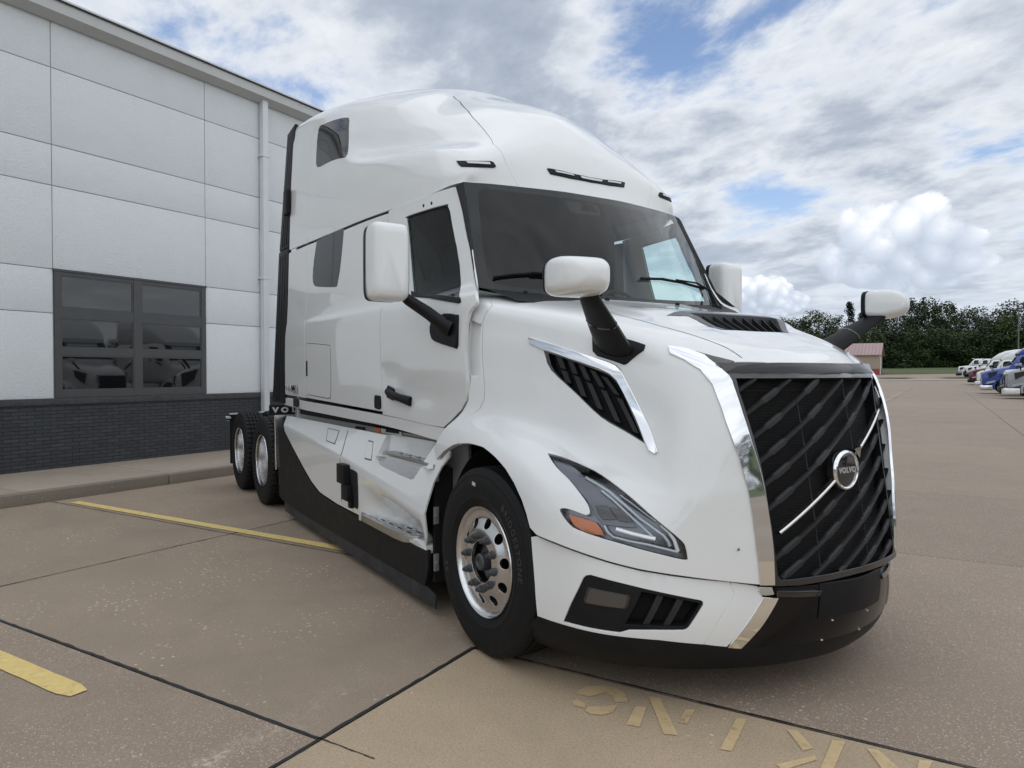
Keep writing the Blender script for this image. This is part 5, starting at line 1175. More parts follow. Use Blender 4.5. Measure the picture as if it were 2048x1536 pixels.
# ---------------- cowl under the windscreen and wipers
_cu = []
for u in np.linspace(0, 8, 25):
    p = WS.ev([(u, 0.0)])[0]; _cu.append(p)
_cu = np.array(_cu)
A = _cu + np.array([-.01, 0, .015]); B = _cu + np.array([.10, 0, -.01]); C_ = _cu + np.array([.32, 0, -.09])
C_[:, 1] *= .93; B[:, 1] *= .985
V = list(A) + list(B) + list(C_); k = len(A)
mesh('cowl', V, [(j * k + i, j * k + i + 1, (j + 1) * k + i + 1, (j + 1) * k + i) for j in range(2) for i in range(k - 1)], M['black'], truck, auto=60)
for u in (1.3, 3.0, 5.0, 6.7):
    p = WS.ev([(u, 0)])[0] + [.07, 0, .004]; lathe('cowl_bolt', [(0, .012), (.012, .01), (.016, 0), (.016, -.01)], M['blackm'], truck, 10, 'Z', tuple(p))
def wiper(key, bl, ar, piv):
    P = WS.ev(bl) + WS.nrm(bl) * .022
    mb = MB(); mb.tube([tuple(p) for p in P], .007, 6); w = mb.obj('wiper', M['blackm'], truck)
    P2 = WS.ev(bl) + WS.nrm(bl) * .010; mb = MB(); mb.tube([tuple(p) for p in P2], .005, 5); mb.obj('wiper_blade', M['rubber'], w)
    Q = WS.ev(ar) + WS.nrm(ar) * .035; Q = list(Q) + [np.array(piv)]
    mb = MB(); mb.tube([tuple(p) for p in Q], [.006, .007, .009, .013], 7); mb.obj('wiper_arm', M['black'], w)
    lathe('wiper_pivot', [(0, .03), (.022, .025), (.026, 0), (.026, -.03)], M['black'], w, 14, 'Z', tuple(np.array(piv) + [0, 0, -.012]))
wiper('a', T_('wb1'), T_('wa1'), tuple(HD.ev([(1.6, 9.0)])[0] * [1, 1, 1] + np.array([-.06, 0, .03])))
wiper('b', T_('wb2'), T_('wa2'), (-.25, .82, 2.0))
# sensor housing behind the glass
q = T_('sens')
V, F, N = panel_data(WS, q, holes=[T_('sh1')], off=-.010, rim=.02, bev=.002, step=.06); mesh('sensor_housing', V, F, M['frit'], ws, normals=N)
# ---------------- black side extenders and roof edge behind the sleeper
for s_ in (1, -1):
    for nm, zz in (('upper', [(2.84, 4.095)]), ('lower', [(1.21, 2.83)])):
        z0, z1 = zz[0]; mb = MB(); y0 = -s_ * float(np.interp(z0, [1.2, 2.8, 4.0], [1.185, 1.185, 1.13])); y1 = -s_ * float(np.interp(z1, [1.2, 2.8, 4.0], [1.185, 1.185, 1.13]))
        zb = z1 - (.03 if nm == 'upper' else 0)
        P = [(-4.41 if nm == 'lower' else -4.20, y0, z0), (-4.20 if nm == 'lower' else -4.13, y1, z1), (-4.60 if nm == 'lower' else -4.43, y1, zb), (-4.92 if nm == 'lower' else -4.58, y0, z0)]
        mb.prism(P, (0, 0, 0), (0, s_ * .03, 0)); e_ = mb.obj('side_extender', M['black'], truck, bevel=.004)
        for x in ((-4.52, -4.62, -4.72) if nm == 'lower' else (-4.30, -4.38, -4.46)):
            m2 = MB(); dx = .2 if nm == 'lower' else .12; m2.prism([(x, y0, z0 + .03), (x + dx, y1, zb - .05), (x + dx - .006, y1, zb - .05), (x - .006, y0, z0 + .03)], (0, -s_ * .003, 0), (0, s_ * .002, 0)); m2.obj('rib', M['blackm'], e_)
    V, F = rbox((-4.19, -s_ * 1.20, 3.29), (.14, .05, .26), .018); fix(mesh('work_lamp', V, F, M['black'], truck))
top_ = [RF.ev([(0, v)])[0] + np.array([0, 0, .0]) for v in np.linspace(4.2, 7, 14)]
top_ = [(-4.15, p[1], p[2]) for p in top_]; top_ += [(-4.15, -p[1], p[2]) for p in top_[::-1][1:]]
V = [(x, y, z + .006) for x, y, z in top_] + [(x - .12, y * 1.0, z + .004) for x, y, z in top_]; k = len(top_)
o = mesh('roof_edge_trim', V, [(i, i + 1, k + i + 1, k + i) for i in range(k - 1)], M['black'], truck, auto=50); md = o.modifiers.new('s', 'SOLIDIFY'); md.thickness = .02
# back wall of the cab, cab floor and bulkhead
mb = MB(); mb.prism([(-4.14, -1.12, 1.0), (-4.14, 1.12, 1.0), (-4.14, 1.12, 3.9), (-4.14, .9, 4.08), (-4.14, -.9, 4.08), (-4.14, -1.12, 3.9)], (0, 0, 0), (.03, 0, 0)); mb.obj('cab_back', M['paint_in'], truck)
mb = MB(); mb.box((-2.2, 0, 1.14), (3.9, 2.2, .06)); mb.obj('cab_floor', M['blackm'], truck)
mb = MB(); mb.box((-1.75, 0, 2.0), (.04, 2.2, 1.7)); mb.obj('sleeper_curtain', M['seat'], truck)
mb = MB(); mb.box((-1.38, 0, 2.82), (.72, 1.9, .03)); mb.obj('headliner', M['seat'], truck)
mb = MB(); mb.prism([(-.95, -1.0, 1.2), (-.95, -1.0, 1.85), (-.75, -1.0, 1.96), (-.5, -1.0, 1.97), (-.3, -.7, 1.93), (-.22, 0, 1.93), (-.3, .7, 1.93), (-.5, 1.0, 1.97)][:4], (0, 0, 0), (0, 2.0, 0)); mb.obj('dashboard', M['dash'], truck)
mb = MB(); mb.prism([(-.76, -1.02, 1.95), (-.5, -1.02, 1.965), (-.3, -.62, 1.955), (-.23, 0, 1.945), (-.3, .62, 1.955), (-.5, 1.02, 1.965), (-.76, 1.02, 1.95)], (0, 0, -.02), (0, 0, 0)); mb.obj('dash_top', M['dash'], truck)
for sy in (-.52, .52):
    st = MB(); st.box((-1.35, sy, 1.62), (.52, .52, .14)); se = st.obj('seat', M['seat'], truck, bevel=.04)
    st = MB(); st.box((-1.60, sy, 2.0), (.14, .50, .72), R=Matrix.Rotation(-.12, 3, 'Y')); st.box((-1.66, sy, 2.45), (.10, .28, .20)); st.obj('seat_back', M['seat'], se, bevel=.04)
    st = MB(); st.box((-1.35, sy, 1.36), (.30, .30, .38)); st.obj('seat_pedestal', M['blackm'], se)
lathe('steering_wheel', [(.225 + .014 * math.cos(t), .014 * math.sin(t)) for t in np.linspace(0, 2 * PI, 9)[:-1]], M['dash'], truck, 40, 'X', (0, 0, 0), closed=True)
sw = [o for o in truck.children if o.name.startswith('steering_wheel')][0]; sw.location = (-.92, .52, 1.98); sw.rotation_euler = (0, math.radians(-30), 0)
mb = MB(); mb.box((0, 0, 0), (.02, .42, .04)); mb.box((0, 0, 0), (.03, .12, .12)); mb.obj('wheel_spokes', M['dash'], sw)
# ---------------- engine bay block, wheel arch liners, chassis
mb = MB(); mb.box((.1, 0, 1.05), (1.5, 1.1, .85)); mb.box((-.4, 0, 1.5), (.3, 2.0, .7)); mb.obj('engine_cover', M['blackm'], truck)
for s_ in (1, -1):
    V = []; n = 22
    for i in range(n + 1):
        t = math.radians(-12 + 204 * i / n); 
        for y in (1.19, .70): V.append((-.06 + .60 * math.cos(t), -s_ * min(y, 1.13), .53 + .60 * math.sin(t)))
    F = [(2 * i, 2 * i + 1, 2 * i + 3, 2 * i + 2) for i in range(n)] + [tuple(2 * i + 1 for i in range(n + 1))]
    o = mesh('wheel_arch_liner', V, F, M['blackm'], truck)
    for x in (-.62, -.66):
        mb = MB(); mb.tube([(x, -s_ * 1.02, .6), (x - .02, -s_ * 1.0, .95), (x + .10, -s_ * .98, 1.05)], .012, 6); mb.obj('hose', M['rubber'], truck)
for s_ in (1, -1):
    mb = MB(); mb.box((-3.1, s_ * .43, .86), (8.0, .08, .27)); mb.obj('frame_rail', M['frame'], truck, auto=None)
mb = MB(); mb.box((.5, 0, .5), (.7, 1.2, .12)); mb.obj('underguard', M['blackm'], truck)
lathe('front_axle', [(0, -.95), (.07, -.95), (.07, .95), (0, .95)], M['frame'], truck, 12, 'Y', (-.06, 0, .45))
# ---------------- wheels
TR = .512
def tyre_mesh(R, w, y_out, sgn, m, par, lugs=False, n=120, Rin=.287):
    """sgn -1: outer face towards -y. profile from the inner bead over the tread to the outer bead"""
    prof = [(Rin, -.11), (Rin + .03, -.125), (Rin + .09, -.142), (Rin + .14, -.143), (R - .045, -.135), (R - .018, -.125), (R - .004, -.108)]
    gro = [(-.066), (-.022), (.022), (.066)]
    tread = [(R - .004, -.10)]
    for g in gro: tread += [(R, g - .0065), (R - .014, g - .0045), (R - .014, g + .0045), (R, g + .0065)]
    tread += [(R - .004, .10)]
    prof = prof + tread + [(R - .004, .108), (R - .018, .125), (R - .028, .1275), (R - .032, .131), (R - .045, .135), (R - .052, .1335), (R - .075, .141), (Rin + .14, .1435), (Rin + .09, .142), (Rin + .065, .139), (Rin + .06, .141), (Rin + .03, .127), (Rin, .11)]
    k = len(prof); V = []; F = []
    nn = n * 2 if lugs else n
    for i in range(nn):
        a = 2 * PI * i / nn
        for (r, h) in prof:
            rr = r
            if lugs and r > R - .016 and abs(h) < .124 and i % 5 == 0: rr = r - .013
            V.append((rr * math.cos(a), y_out - sgn * (.143 * w) + sgn * h * w, rr * math.sin(a)))
    for i in range(nn):
        for j in range(k - 1):
            F.append((i * k + j, i * k + j + 1, ((i + 1) % nn) * k + j + 1, ((i + 1) % nn) * k + j))
    return V, F
def make_wheel(name, kind, loc, side):
    """side -1: outer face towards -y"""
    w = empty(name, loc, parent=truck)
    V, F = tyre_mesh(TR, 1.0, 0, side, None, None, lugs=(kind == 'drive'))
    ty = fix(mesh('tyre', V, F, M['tyre'], w), 30)
    if kind == 'steer':
        y = lambda d: -side * d             # depth d measured inwards from the sidewall
        lathe('rim', [(.262, y(.09)), (.278, y(.03)), (.290, y(.016)), (.297, y(.012)), (.300, y(.018)), (.297, y(.05)), (.28, y(.20)), (.262, y(.21)), (.255, y(.10))][0:9], M['alu'], w, 72, 'Y')
        # dished disc with ten hand holes
        def dish(uv):
            r = np.hypot(uv[:, 0], uv[:, 1]); sm = lambda t: np.clip(t, 0, 1) ** 2 * (3 - 2 * np.clip(t, 0, 1)); d = .008 + .030 * sm((r - .160) / .085) - .012 * sm((r - .262) / .03); return np.stack([uv[:, 0], y(1) * d, uv[:, 1]], 1)
        S_ = Surf(None, flip=(side > 0), fn=dish)
        circ = lambda r, n, cx=0, cz=0: [(cx + r * math.cos(2 * PI * i / n), cz + r * math.sin(2 * PI * i / n)) for i in range(n)]
        holes = [circ(.030, 18, .213 * math.cos(t), .213 * math.sin(t)) for t in [2 * PI * (i + .5) / 10 for i in range(10)]] + [circ(.112, 32)]
        V, F, N = panel_data(S_, circ(.280, 96), holes=holes, step=.011, rim=.018, bev=.002)
        dk = mesh('wheel_disc', V, F, M['alu'], w, normals=N)
        for i in range(10):
            t = 2 * PI * i / 10; c, s_ = .1425 * math.cos(t), .1425 * math.sin(t)
            nu = lathe('lug_nut', [(.023, y(.02)), (.023, y(.0)), (.018, y(-.003)), (.0175, y(-.020)), (.012, y(-.024)), (.011, y(-.036)), (0, y(-.038))], M['nut'], w, 10, 'Y', (0, 0, 0), auto=25); nu.location = (c, 0, s_)
        lathe('hub', [(.115, y(.07)), (.085, y(.065)), (.080, y(.05)), (.050, y(.045)), (.046, y(.0)), (.038, y(-.008)), (.026, y(-.008)), (.022, y(.0)), (0, y(.0))], M['nut'], w, 32, 'Y')
        lathe('brake_drum', [(.27, y(.10)), (.27, y(.13)), (0, y(.13))], M['blackm'], w, 32, 'Y')
        mb = MB(); mb.box((.235, y(.052), .06), (.025, .003, .03)); mb.obj('rim_sticker', M['label'], w)
        mb = MB(); mb.box((-.13, y(.0) + side * .001, .40), (.035, .004, .018)); mb.obj('tyre_sticker', M['label'], w)
    else:
        y = lambda d: -side * d
        lathe('rim', [(.270, y(.03)), (.286, y(.016)), (.296, y(.010)), (.300, y(.018)), (.296, y(.04)), (.286, y(.045)), (.278, y(.10)), (.272, y(.18)), (.20, y(.19)), (.12, y(.185)), (.11, y(.12)), (.09, y(.11)), (0, y(.11))][1:], M['alu'], w, 64, 'Y')
        for i in range(10):
            t = 2 * PI * i / 10
            nu = lathe('lug_nut', [(.02, y(.19)), (.019, y(.15)), (.012, y(.14)), (0, y(.14))], M['alu'], w, 8, 'Y', (0, 0, 0)); nu.location = (.1425 * math.cos(t), 0, .1425 * math.sin(t))
        V, F = tyre_mesh(TR, 1.0, y(.33), side, None, None, lugs=True); fix(mesh('inner_tyre', V, F, M['tyre'], w), 30)
    # raised lettering around the sidewall
    def arc_text(s, r, a0, size, flipd=False):
        v, f = text_mesh(s, size, .0012, .0012, 1.0, 1.25)
        out = []
        for p in v:
            ang = a0 - (p[0] / r) ; rr = r + p[1]
            X = rr * math.cos(ang); Z = rr * math.sin(ang)
            out.append((X if side < 0 else -X, side * (.0005 + .0004) + side * p[2] * 1.0, Z))
        f2 = f if side < 0 else [q[::-1] for q in f]
        mesh('sidewall_letters', out, f2, M['tyretext'], w)
    if kind == 'steer':
        arc_text("BRIDGESTONE", .405, math.radians(36), .052)
        arc_text("R2", .405, math.radians(205), .05)
        arc_text("BRIDGESTONE", .405, math.radians(36 + 180), .052) if False else None
    return w
for s_ in (-1, 1):
    wf = make_wheel('front_wheel', 'steer', (-.06, s_ * 1.248, TR), s_)
    wf.rotation_euler = (0, math.radians(9), 0)
    for x in (-5.26, -6.53):
        make_wheel('rear_wheel', 'drive', (x, s_ * 1.245, TR), s_)
    lathe('rear_axle', [(0, -1), (.12, -1), (.12, 1), (0, 1)], M['blackm'], truck, 12, 'Y', (-5.26 if s_ < 0 else -6.53, 0, .5))
    # quarter fender ahead of the drive wheels, name plate on top, flap behind the last wheel
    mb = MB(); mb.box((-4.50, s_ * .95, .80), (.012, .62, .56)); qf = mb.obj('quarter_fender', M['alu'], truck)
    mb = MB(); mb.tube([(-4.49, s_ * 1.262, 1.08), (-4.49, s_ * 1.25, .50)], .010, 8); mb.obj('fender_edge', M['chrome'], qf)
    mb = MB()
    for z in (.72, .86, .98): mb.box((-4.488, s_ * .98, z), (.004, .5, .008))
    mb.obj('fender_groove', M['frame'], qf)
    mb = MB(); mb.box((-4.50, s_ * .62, 1.02), (.03, 1.0, .03)); mb.obj('fender_bar', M['frame'], qf)
    mb = MB(); mb.box((-7.16, s_ * .98, .60), (.012, .5, .66)); mb.obj('mud_flap', M['rubber'], truck)
    mb = MB(); mb.tube([(-7.15, s_ * .6, .97), (-7.15, s_ * 1.24, .95)], .02, 8); mb.tube([(-7.15, s_ * 1.22, .90), (-7.15, s_ * 1.29, .90)], .03, 8); mb.obj('flap_hanger', M['chrome'], truck)
mb = MB(); mb.prism([(-4.48, -1.325, 1.085), (-4.48, -1.325, 1.19), (-4.48, -1.18, 1.19), (-4.48, -1.12, 1.165), (-4.48, -1.0, 1.16), (-4.48, -.92, 1.10), (-4.48, -.91, 1.085)], (0, 0, 0), (.012, 0, 0)); npl = mb.obj('name_plate', M['black'], truck)
for i, ch_ in enumerate("VOL"):
    v, f = text_mesh(ch_, .075, .002, .004, 1.25)
    mesh('plate_letter', [(-4.464 + p[2], -1.262 + i * .098 + p[0], 1.135 + p[1]) for p in v], f, M['label'], npl)

# ================================================================ the place: directions b (along the building) and p (away from it)
BA = math.radians(117.0); bv = Vector((math.cos(BA), math.sin(BA), 0)); pv = Vector((bv.y, -bv.x, 0)); O0 = Vector((.346, -2.247, 0))
def G(p, b, z=0.0): q = O0 + pv * p + bv * b; return (q.x, q.y, z)
RZ = BA - PI / 2          # turns +x onto p
PW = -8.83                # wall face
FD = Vector((-math.cos(YAW), math.sin(YAW), 0))
C0 = Vector((CAM_POS[0], CAM_POS[1], 0))
def far(r, d, z=0.0):     # point r metres to the side of, d metres down the long view across the lot
    q = C0 + FD * d + Vector((math.sin(YAW), math.cos(YAW), 0)) * r; return (q.x, q.y, z)
def gz(d): return float(np.interp(d, [0, 92, 118, 150, 190, 260, 400], [0, 0, .5, 1.06, 2.4, 4.0, 6.0]))
# ground sheet, under everything, out to the horizon
rs = [0, 30, 60, 92, 105, 118, 134, 150, 170, 190, 220, 260, 400, 900, 2500]; V = []; F = []; na = 72
for i, r_ in enumerate(rs):
    for j in range(na):
        a = 2 * PI * j / na; x, y = C0.x + r_ * math.cos(a), C0.y + r_ * math.sin(a); V.append((x, y, (gz(r_) if r_ < 400 else 6.0) - .05))
for i in range(len(rs) - 1):
    for j in range(na): F.append((i * na + j, i * na + (j + 1) % na, (i + 1) * na + (j + 1) % na, (i + 1) * na + j))
tag(mesh('ground', V, F, M['grass'], smooth=True), kind='structure')
# paved lot: slabs with tarred joints between them
lot = empty('parking_lot'); lot['kind'] = 'structure'
bed = [G(-7.2, -14, -.008), G(34, -14, -.008), G(34, 96, -.008), G(-7.2, 96, -.008)]
mesh('joint_tar', bed, [(0, 1, 2, 3)], M['tar'], lot)
_sl = {}
def slab(p0, p1, b0, b1, m, gap=.013):
    w, l = round(p1 - p0 - gap, 3), round(b1 - b0 - gap, 3); key = (w, l, m.name)
    if key not in _sl:
        e = .006; hw, hl = w / 2, l / 2
        v = [(-hw + e, -hl + e, 0), (hw - e, -hl + e, 0), (hw - e, hl - e, 0), (-hw + e, hl - e, 0), (-hw, -hl, -.005), (hw, -hl, -.005), (hw, hl, -.005), (-hw, hl, -.005), (-hw, -hl, -.04), (hw, -hl, -.04), (hw, hl, -.04), (-hw, hl, -.04)]
        f = [(0, 1, 2, 3)] + [(4 + i, 4 + (i + 1) % 4, (i + 1) % 4, i) for i in range(4)] + [(8 + i, 8 + (i + 1) % 4, 4 + (i + 1) % 4, 4 + i) for i in range(4)]
        me = bpy.data.meshes.new('concrete_slab'); me.from_pydata(v, [], f); me.materials.append(m); _sl[key] = me
    o = bpy.data.objects.new('concrete_slab', _sl[key]); COL.objects.link(o); o.parent = lot
    c = G((p0 + p1) / 2, (b0 + b1) / 2); o.location = (c[0], c[1], random.uniform(-.0006, .0006)); o.rotation_euler = (0, 0, RZ)
bl_ = [-13, -9.1, -5.5, -2.9, 0, 2.28, 5.3, 8.6, 12.2, 15.8]
for i in range(len(bl_) - 1):
    for a, b_ in ((-6.84, -3.55), (-3.55, 0)): slab(a, b_, bl_[i], bl_[i + 1], M['conc'] if bl_[i] >= 0 else M['conc_agg'])
br_ = [-13, -9.65, -6.05, -2.45, 1.15] + [1.15 + 3.6 * k for k in range(1, 26)]
for i in range(len(br_) - 1):
    for k in range(8):
        m_ = M['conc_tan'] if (br_[i] == -2.45 and k == 0) else M['conc_agg']
        slab(k * 4.0, k * 4.0 + 4.0, br_[i], br_[i + 1], m_, .016 if k < 2 else .02)
for i in range(5, len(br_) - 1):
    slab(-3.9, 0, br_[i] + 7.9 - .0, br_[i] + 11.5, M['conc_agg'], .02) if br_[i] + 11.5 < 92 and br_[i] > 8 else None
# short crack running on from the joint into the tan slab, and tar runs along the near joints
def tar_line(p0, b0, p1, b1, w, name='joint_seal', wob=.25, seg=.05):
    L_ = math.hypot(p1 - p0, b1 - b0); n = int(L_ / seg); V = []; rr = random.Random(int(abs(p0 * 91 + b0 * 37) + 5)); off = 0
    dp, db = (p1 - p0) / L_, (b1 - b0) / L_
    for i in range(n + 1):
        s_ = L_ * i / n; off = off * .7 + rr.uniform(-1, 1) * w * wob * .5; ww = w * (1 + rr.uniform(-.35, .45)) / 2
        for q in (-ww, ww): V.append(G(p0 + dp * s_ - db * (q + off), b0 + db * s_ + dp * (q + off), .0035))
    F = [(2 * i, 2 * i + 1, 2 * i + 3, 2 * i + 2) for i in range(n)]
    o = mesh(name, V, F, M['tar'], lot); return o
tar_line(0, -9, 0, 1.15, .020); tar_line(-6.8, 0, 0, 0, .016); tar_line(0, 1.15, 9, 1.15, .013); tar_line(-6.8, 2.28, 0, 2.28, .010); tar_line(-3.55, -6, -3.55, 5, .010)
tar_line(0, 0, .30, .0, .006, 'crack', .5, .02)
# painted lines and the worn lettering
def mark(name, quad, m, z=.005, rough=True, par=lot):
    return mesh(name, [(x, y, z) for x, y, _ in quad], [tuple(range(len(quad)))], m, par)
def stripe(p0, p1, b0, b1):
    n = 60; V = []; rr = random.Random(3)
    for i in range(n + 1):
        p_ = p0 + (p1 - p0) * i / n; e = min(1, (n - i) / 1.2) ; ins = (1 - math.sqrt(max(0, 1 - (1 - e) ** 2))) * .02 if e < 1 else 0
        V += [G(p_, b0 + rr.uniform(-.002, .002) + ins, .0055), G(p_, b1 + rr.uniform(-.002, .002) - ins, .0055)]
    return mesh('yellow_line', V, [(2 * i, 2 * i + 2, 2 * i + 3, 2 * i + 1) for i in range(n)], M['yellow'], lot)
stripe(-6.55, -2.0, 2.345, 2.46); stripe(-6.5, -1.30, -.355, -.235)
ST = {
 'a': T_('sg1'),
 'b': T_('sg2'),
 'c': T_('sg3'),
 'd': T_('sn1'),
 'e': T_('sn2'),
 'f': T_('sn3'),
 'g': T_('si'),
 'h': T_('sk1'),
 'i': T_('sk2'),
 'j': T_('sk3'),
 'k': T_('sr1'),
 'l': T_('sr2')}
for k_ in ST: mark('stencil_stroke', ST[k_], M['stencil'])
# pale scuffs near the joint crossing come from the concrete itself

# ---------------- walkway and kerb by the building
wk = empty('walkway'); wk['kind'] = 'structure'
KH = .135
def boxpb(mb, p0, p1, b0, b1, z0, z1):
    P = [G(p0, b0), G(p1, b0), G(p1, b1), G(p0, b1)]
    mb.add([(x, y, z0) for x, y, _ in P] + [(x, y, z1) for x, y, _ in P], [(3, 2, 1, 0), (4, 5, 6, 7)] + [(i, (i + 1) % 4, 4 + (i + 1) % 4, 4 + i) for i in range(4)])
jb = [-9.5, -6.6, -4.35, -2.1, .15, 2.05, 3.9, 6.2, 8.5, 11.0, 13.5]
for i in range(len(jb) - 1):
    mb = MB(); boxpb(mb, PW - .3, -7.0, jb[i] + .006, jb[i + 1] - .006, -.1, KH - .001); mb.obj('walk_slab', M['walk'], wk, bevel=.006)
kb = [-9.5, -5.6, -2.5, .65, 3.8, 7.0, 10.2, 13.5]
for i in range(len(kb) - 1):
    mb = MB(); boxpb(mb, -6.994, -6.84, kb[i] + .005, kb[i + 1] - .005, -.1, KH); mb.obj('kerb_stone', M['kerbm'], wk, bevel=.015)
# ---------------- the building: wall pieces, window, brick base
bld = empty('building'); tag(bld, 'white stucco building with charcoal brick base and black framed window', 'building')
bld.location = G(PW, 0); bld.rotation_euler = (0, 0, RZ)
SB = 1.0 * ((Vector((-9.021, -3.307, 0)) - O0).dot(bv))    # b coordinate of the window's left joint
def LB(mb, d0, d1, s0, s1, z0, z1):     # box in building space: d out from the wall, s along the wall
    y0, y1 = SB + s0, SB + s1
    mb.box(((d0 + d1) / 2, (y0 + y1) / 2, (z0 + z1) / 2), (d1 - d0, y1 - y0, z1 - z0))
SE = 12.0
mb = MB(); LB(mb, -.3, -.014, -9, SE, .0, 6.9); mb.obj('wall_core', M['groove'], bld, auto=None)
mb = MB(); LB(mb, -12, -.3, -9, SE, .0, 6.9); mb.obj('wall_body', M['stucco'], bld, auto=None)
cols_ = [-9.0, -5.02, -2.51, 0, 2.51, 5.02, 7.53, 10.0, SE]; lev = [1.16, 2.40, 3.04, 4.25, 4.84, 5.95, 6.9]
for i in range(len(cols_) - 1):
    for j in range(len(lev) - 1):
        s0, s1 = cols_[i] + .006, cols_[i + 1] - .006; z0, z1 = lev[j] + (.006 if j else 0), lev[j + 1] - (.006 if j < len(lev) - 2 else 0)
        if i == 3 and j < 2: continue
        if z0 > 4.3 and False: continue
        mb = MB(); LB(mb, -.02, .0, s0, s1, z0, z1); mb.obj('stucco_panel', M['stucco'], bld, bevel=.004)
# window
wn = MB(); 
zr = [(1.27, 1.79), (1.90, 2.335), (2.49, 2.965)]; cc = [(.10, 1.20), (1.33, 2.42)]
for (s0, s1) in ((.012, .10), (1.20, 1.33), (2.42, 2.50)): LB(wn, -.0135, .012, s0, s1, 1.165, 3.035)
for (z0, z1) in ((1.165, 1.27), (1.79, 1.90), (2.335, 2.49), (2.965, 3.035)):
    for (s0, s1) in cc: LB(wn, -.0135, .008, s0 - .001, s1 + .001, z0, z1)
win = wn.obj('window', M['wframe'], bld, auto=None)
for (s0, s1) in cc:
    for k_, (z0, z1) in enumerate(zr):
        mb = MB(); LB(mb, -.012, -.006, s0, s1, z0, z1); mb.obj('pane', M['bwin'], win, auto=None)
        fr = MB()
        for (a, b_, c_, d_) in ((s0, s0 + .02, z0, z1), (s1 - .02, s1, z0, z1), (s0 + .02, s1 - .02, z0, z0 + .02), (s0 + .02, s1 - .02, z1 - .02, z1)): LB(fr, -.006, .003, a, b_, c_, d_)
        fr.obj('glazing_bead', M['wframe'], win, auto=None)
mb = MB(); LB(mb, -.01, .022, -.01, 2.52, 3.02, 3.05); mb.obj('window_head', M['wframe'], win, auto=None)
mb = MB(); LB(mb, 0, .045, -9, 3.64, 1.065, 1.155); mb.obj('stone_cap', M['capst'], bld, bevel=.008)
mb = MB(); LB(mb, 0, .045, 3.82, SE, 1.065, 1.155); mb.obj('stone_cap', M['capst'], bld, bevel=.008)
# brick base: every brick its own piece where they show, the rest joined
mb = MB(); LB(mb, -.02, .0135, -9, SE, .0, 1.065); mb.obj('brick_backing', M['mortar'], bld, auto=None)
bh, blen = .0535, .203
bme = {}
def brick_mesh(w):
    w = round(w, 3)
    if w not in bme:
        b_ = MB(); b_.box((0, 0, 0), (.03, w, bh - .0085)); o = b_.obj('brick', M['brick'], None, bevel=.003, auto=None); bme[w] = o.data; bpy.data.objects.remove(o)
    return bme[w]
cand = []; nr = int((1.065 - .10) / bh)
for r_ in range(nr):
    z = .125 + bh * (r_ + .5); s_ = -9 + (blen / 2 if r_ % 2 else 0)
    while s_ < SE: cand.append((abs(s_ + blen / 2 - 1.0) if -.75 < s_ < 3.1 else 50 + abs(s_), s_, z)); s_ += blen
cand.sort()
for _, s_, z in cand[:300]:
    o = bpy.data.objects.new('brick', brick_mesh(blen - .009)); COL.objects.link(o); o.parent = bld; o.location = (.004 + random.uniform(-.001, .0015), SB + s_ + blen / 2, z)
rest = MB()
for _, s_, z in cand[300:]: rest.box((.004, SB + s_ + blen / 2, z), (.03, blen - .009, bh - .0085))
o = rest.obj('brickwork', M['brick'], bld, auto=None); o['kind'] = 'stuff'
# eaves gutter and roof edge, downspout
mb = MB(); mb.prism([(0, SB - 9, 6.61), (.06, SB - 9, 6.61), (.20, SB - 9, 6.69), (.20, SB - 9, 6.83), (.18, SB - 9, 6.86), (0, SB - 9, 6.90)], (0, 0, 0), (0, SE + 9, 0)); mb.obj('gutter', M['eave'], bld, auto=20)
mb = MB(); mb.prism([(-.3, SB - 9, 7.02), (.24, SB - 9, 6.865), (.24, SB - 9, 6.89), (-.3, SB - 9, 7.06)], (0, 0, 0), (0, SE + 9, 0)); mb.prism([(-12, SB - 9, 7.9), (-.3, SB - 9, 7.02), (-.3, SB - 9, 7.06), (-12, SB - 9, 7.95)], (0, 0, 0), (0, SE + 9, 0)); mb.obj('roof', M['spout'], bld, auto=20)
for s_ in np.arange(-8, SE, 1.3):
    mb = MB(); mb.box((-.02, SB + s_, 6.96), (.03, .03, .06)); mb.obj('roof_clip', M['wframe'], bld, auto=None)
mb = MB(); LB(mb, .02, .13, 3.66, 3.785, .62, 6.66); ds = mb.obj('downspout', M['spout'], bld, bevel=.012)
mb = MB(); mb.prism([(.02, SB + 3.66, .62), (.13, SB + 3.66, .62), (.36, SB + 3.66, .30), (.30, SB + 3.66, .22)], (0, 0, 0), (0, .12, 0)); mb.obj('spout_shoe', M['spout'], ds, bevel=.01)
for z in (3.30, 5.6):
    mb = MB(); LB(mb, .0, .136, 3.635, 3.81, z, z + .03); mb.obj('spout_strap', M['spout'], ds, bevel=.003)

# ================================================================ far side of the lot
# sloping far apron, pale concrete strip, grass islands
def quad_sheet(name, pts, m, kind='structure', nseg=10, lift=.02):
    """pts: four (r, d) corners, near-left, near-right, far-right, far-left; follows the ground"""
    (a, b_, c, d_) = [np.array(q, float) for q in pts]; V = []
    for j in range(nseg + 1):
        for i in range(nseg + 1):
            u, v = i / nseg, j / nseg; q = (a * (1 - u) + b_ * u) * (1 - v) + (d_ * (1 - u) + c * u) * v
            V.append(far(q[0], q[1], gz(math.hypot(q[0], q[1])) + lift))
    F = [(j * (nseg + 1) + i, j * (nseg + 1) + i + 1, (j + 1) * (nseg + 1) + i + 1, (j + 1) * (nseg + 1) + i) for j in range(nseg) for i in range(nseg)]
    return tag(mesh(name, V, F, m, smooth=True), kind=kind)
M['conc_far'] = concrete('concrete_far', (.285, .225, .172), chips=.2); M['strip'] = concrete('concrete_pale', (.36, .33, .28), chips=0)
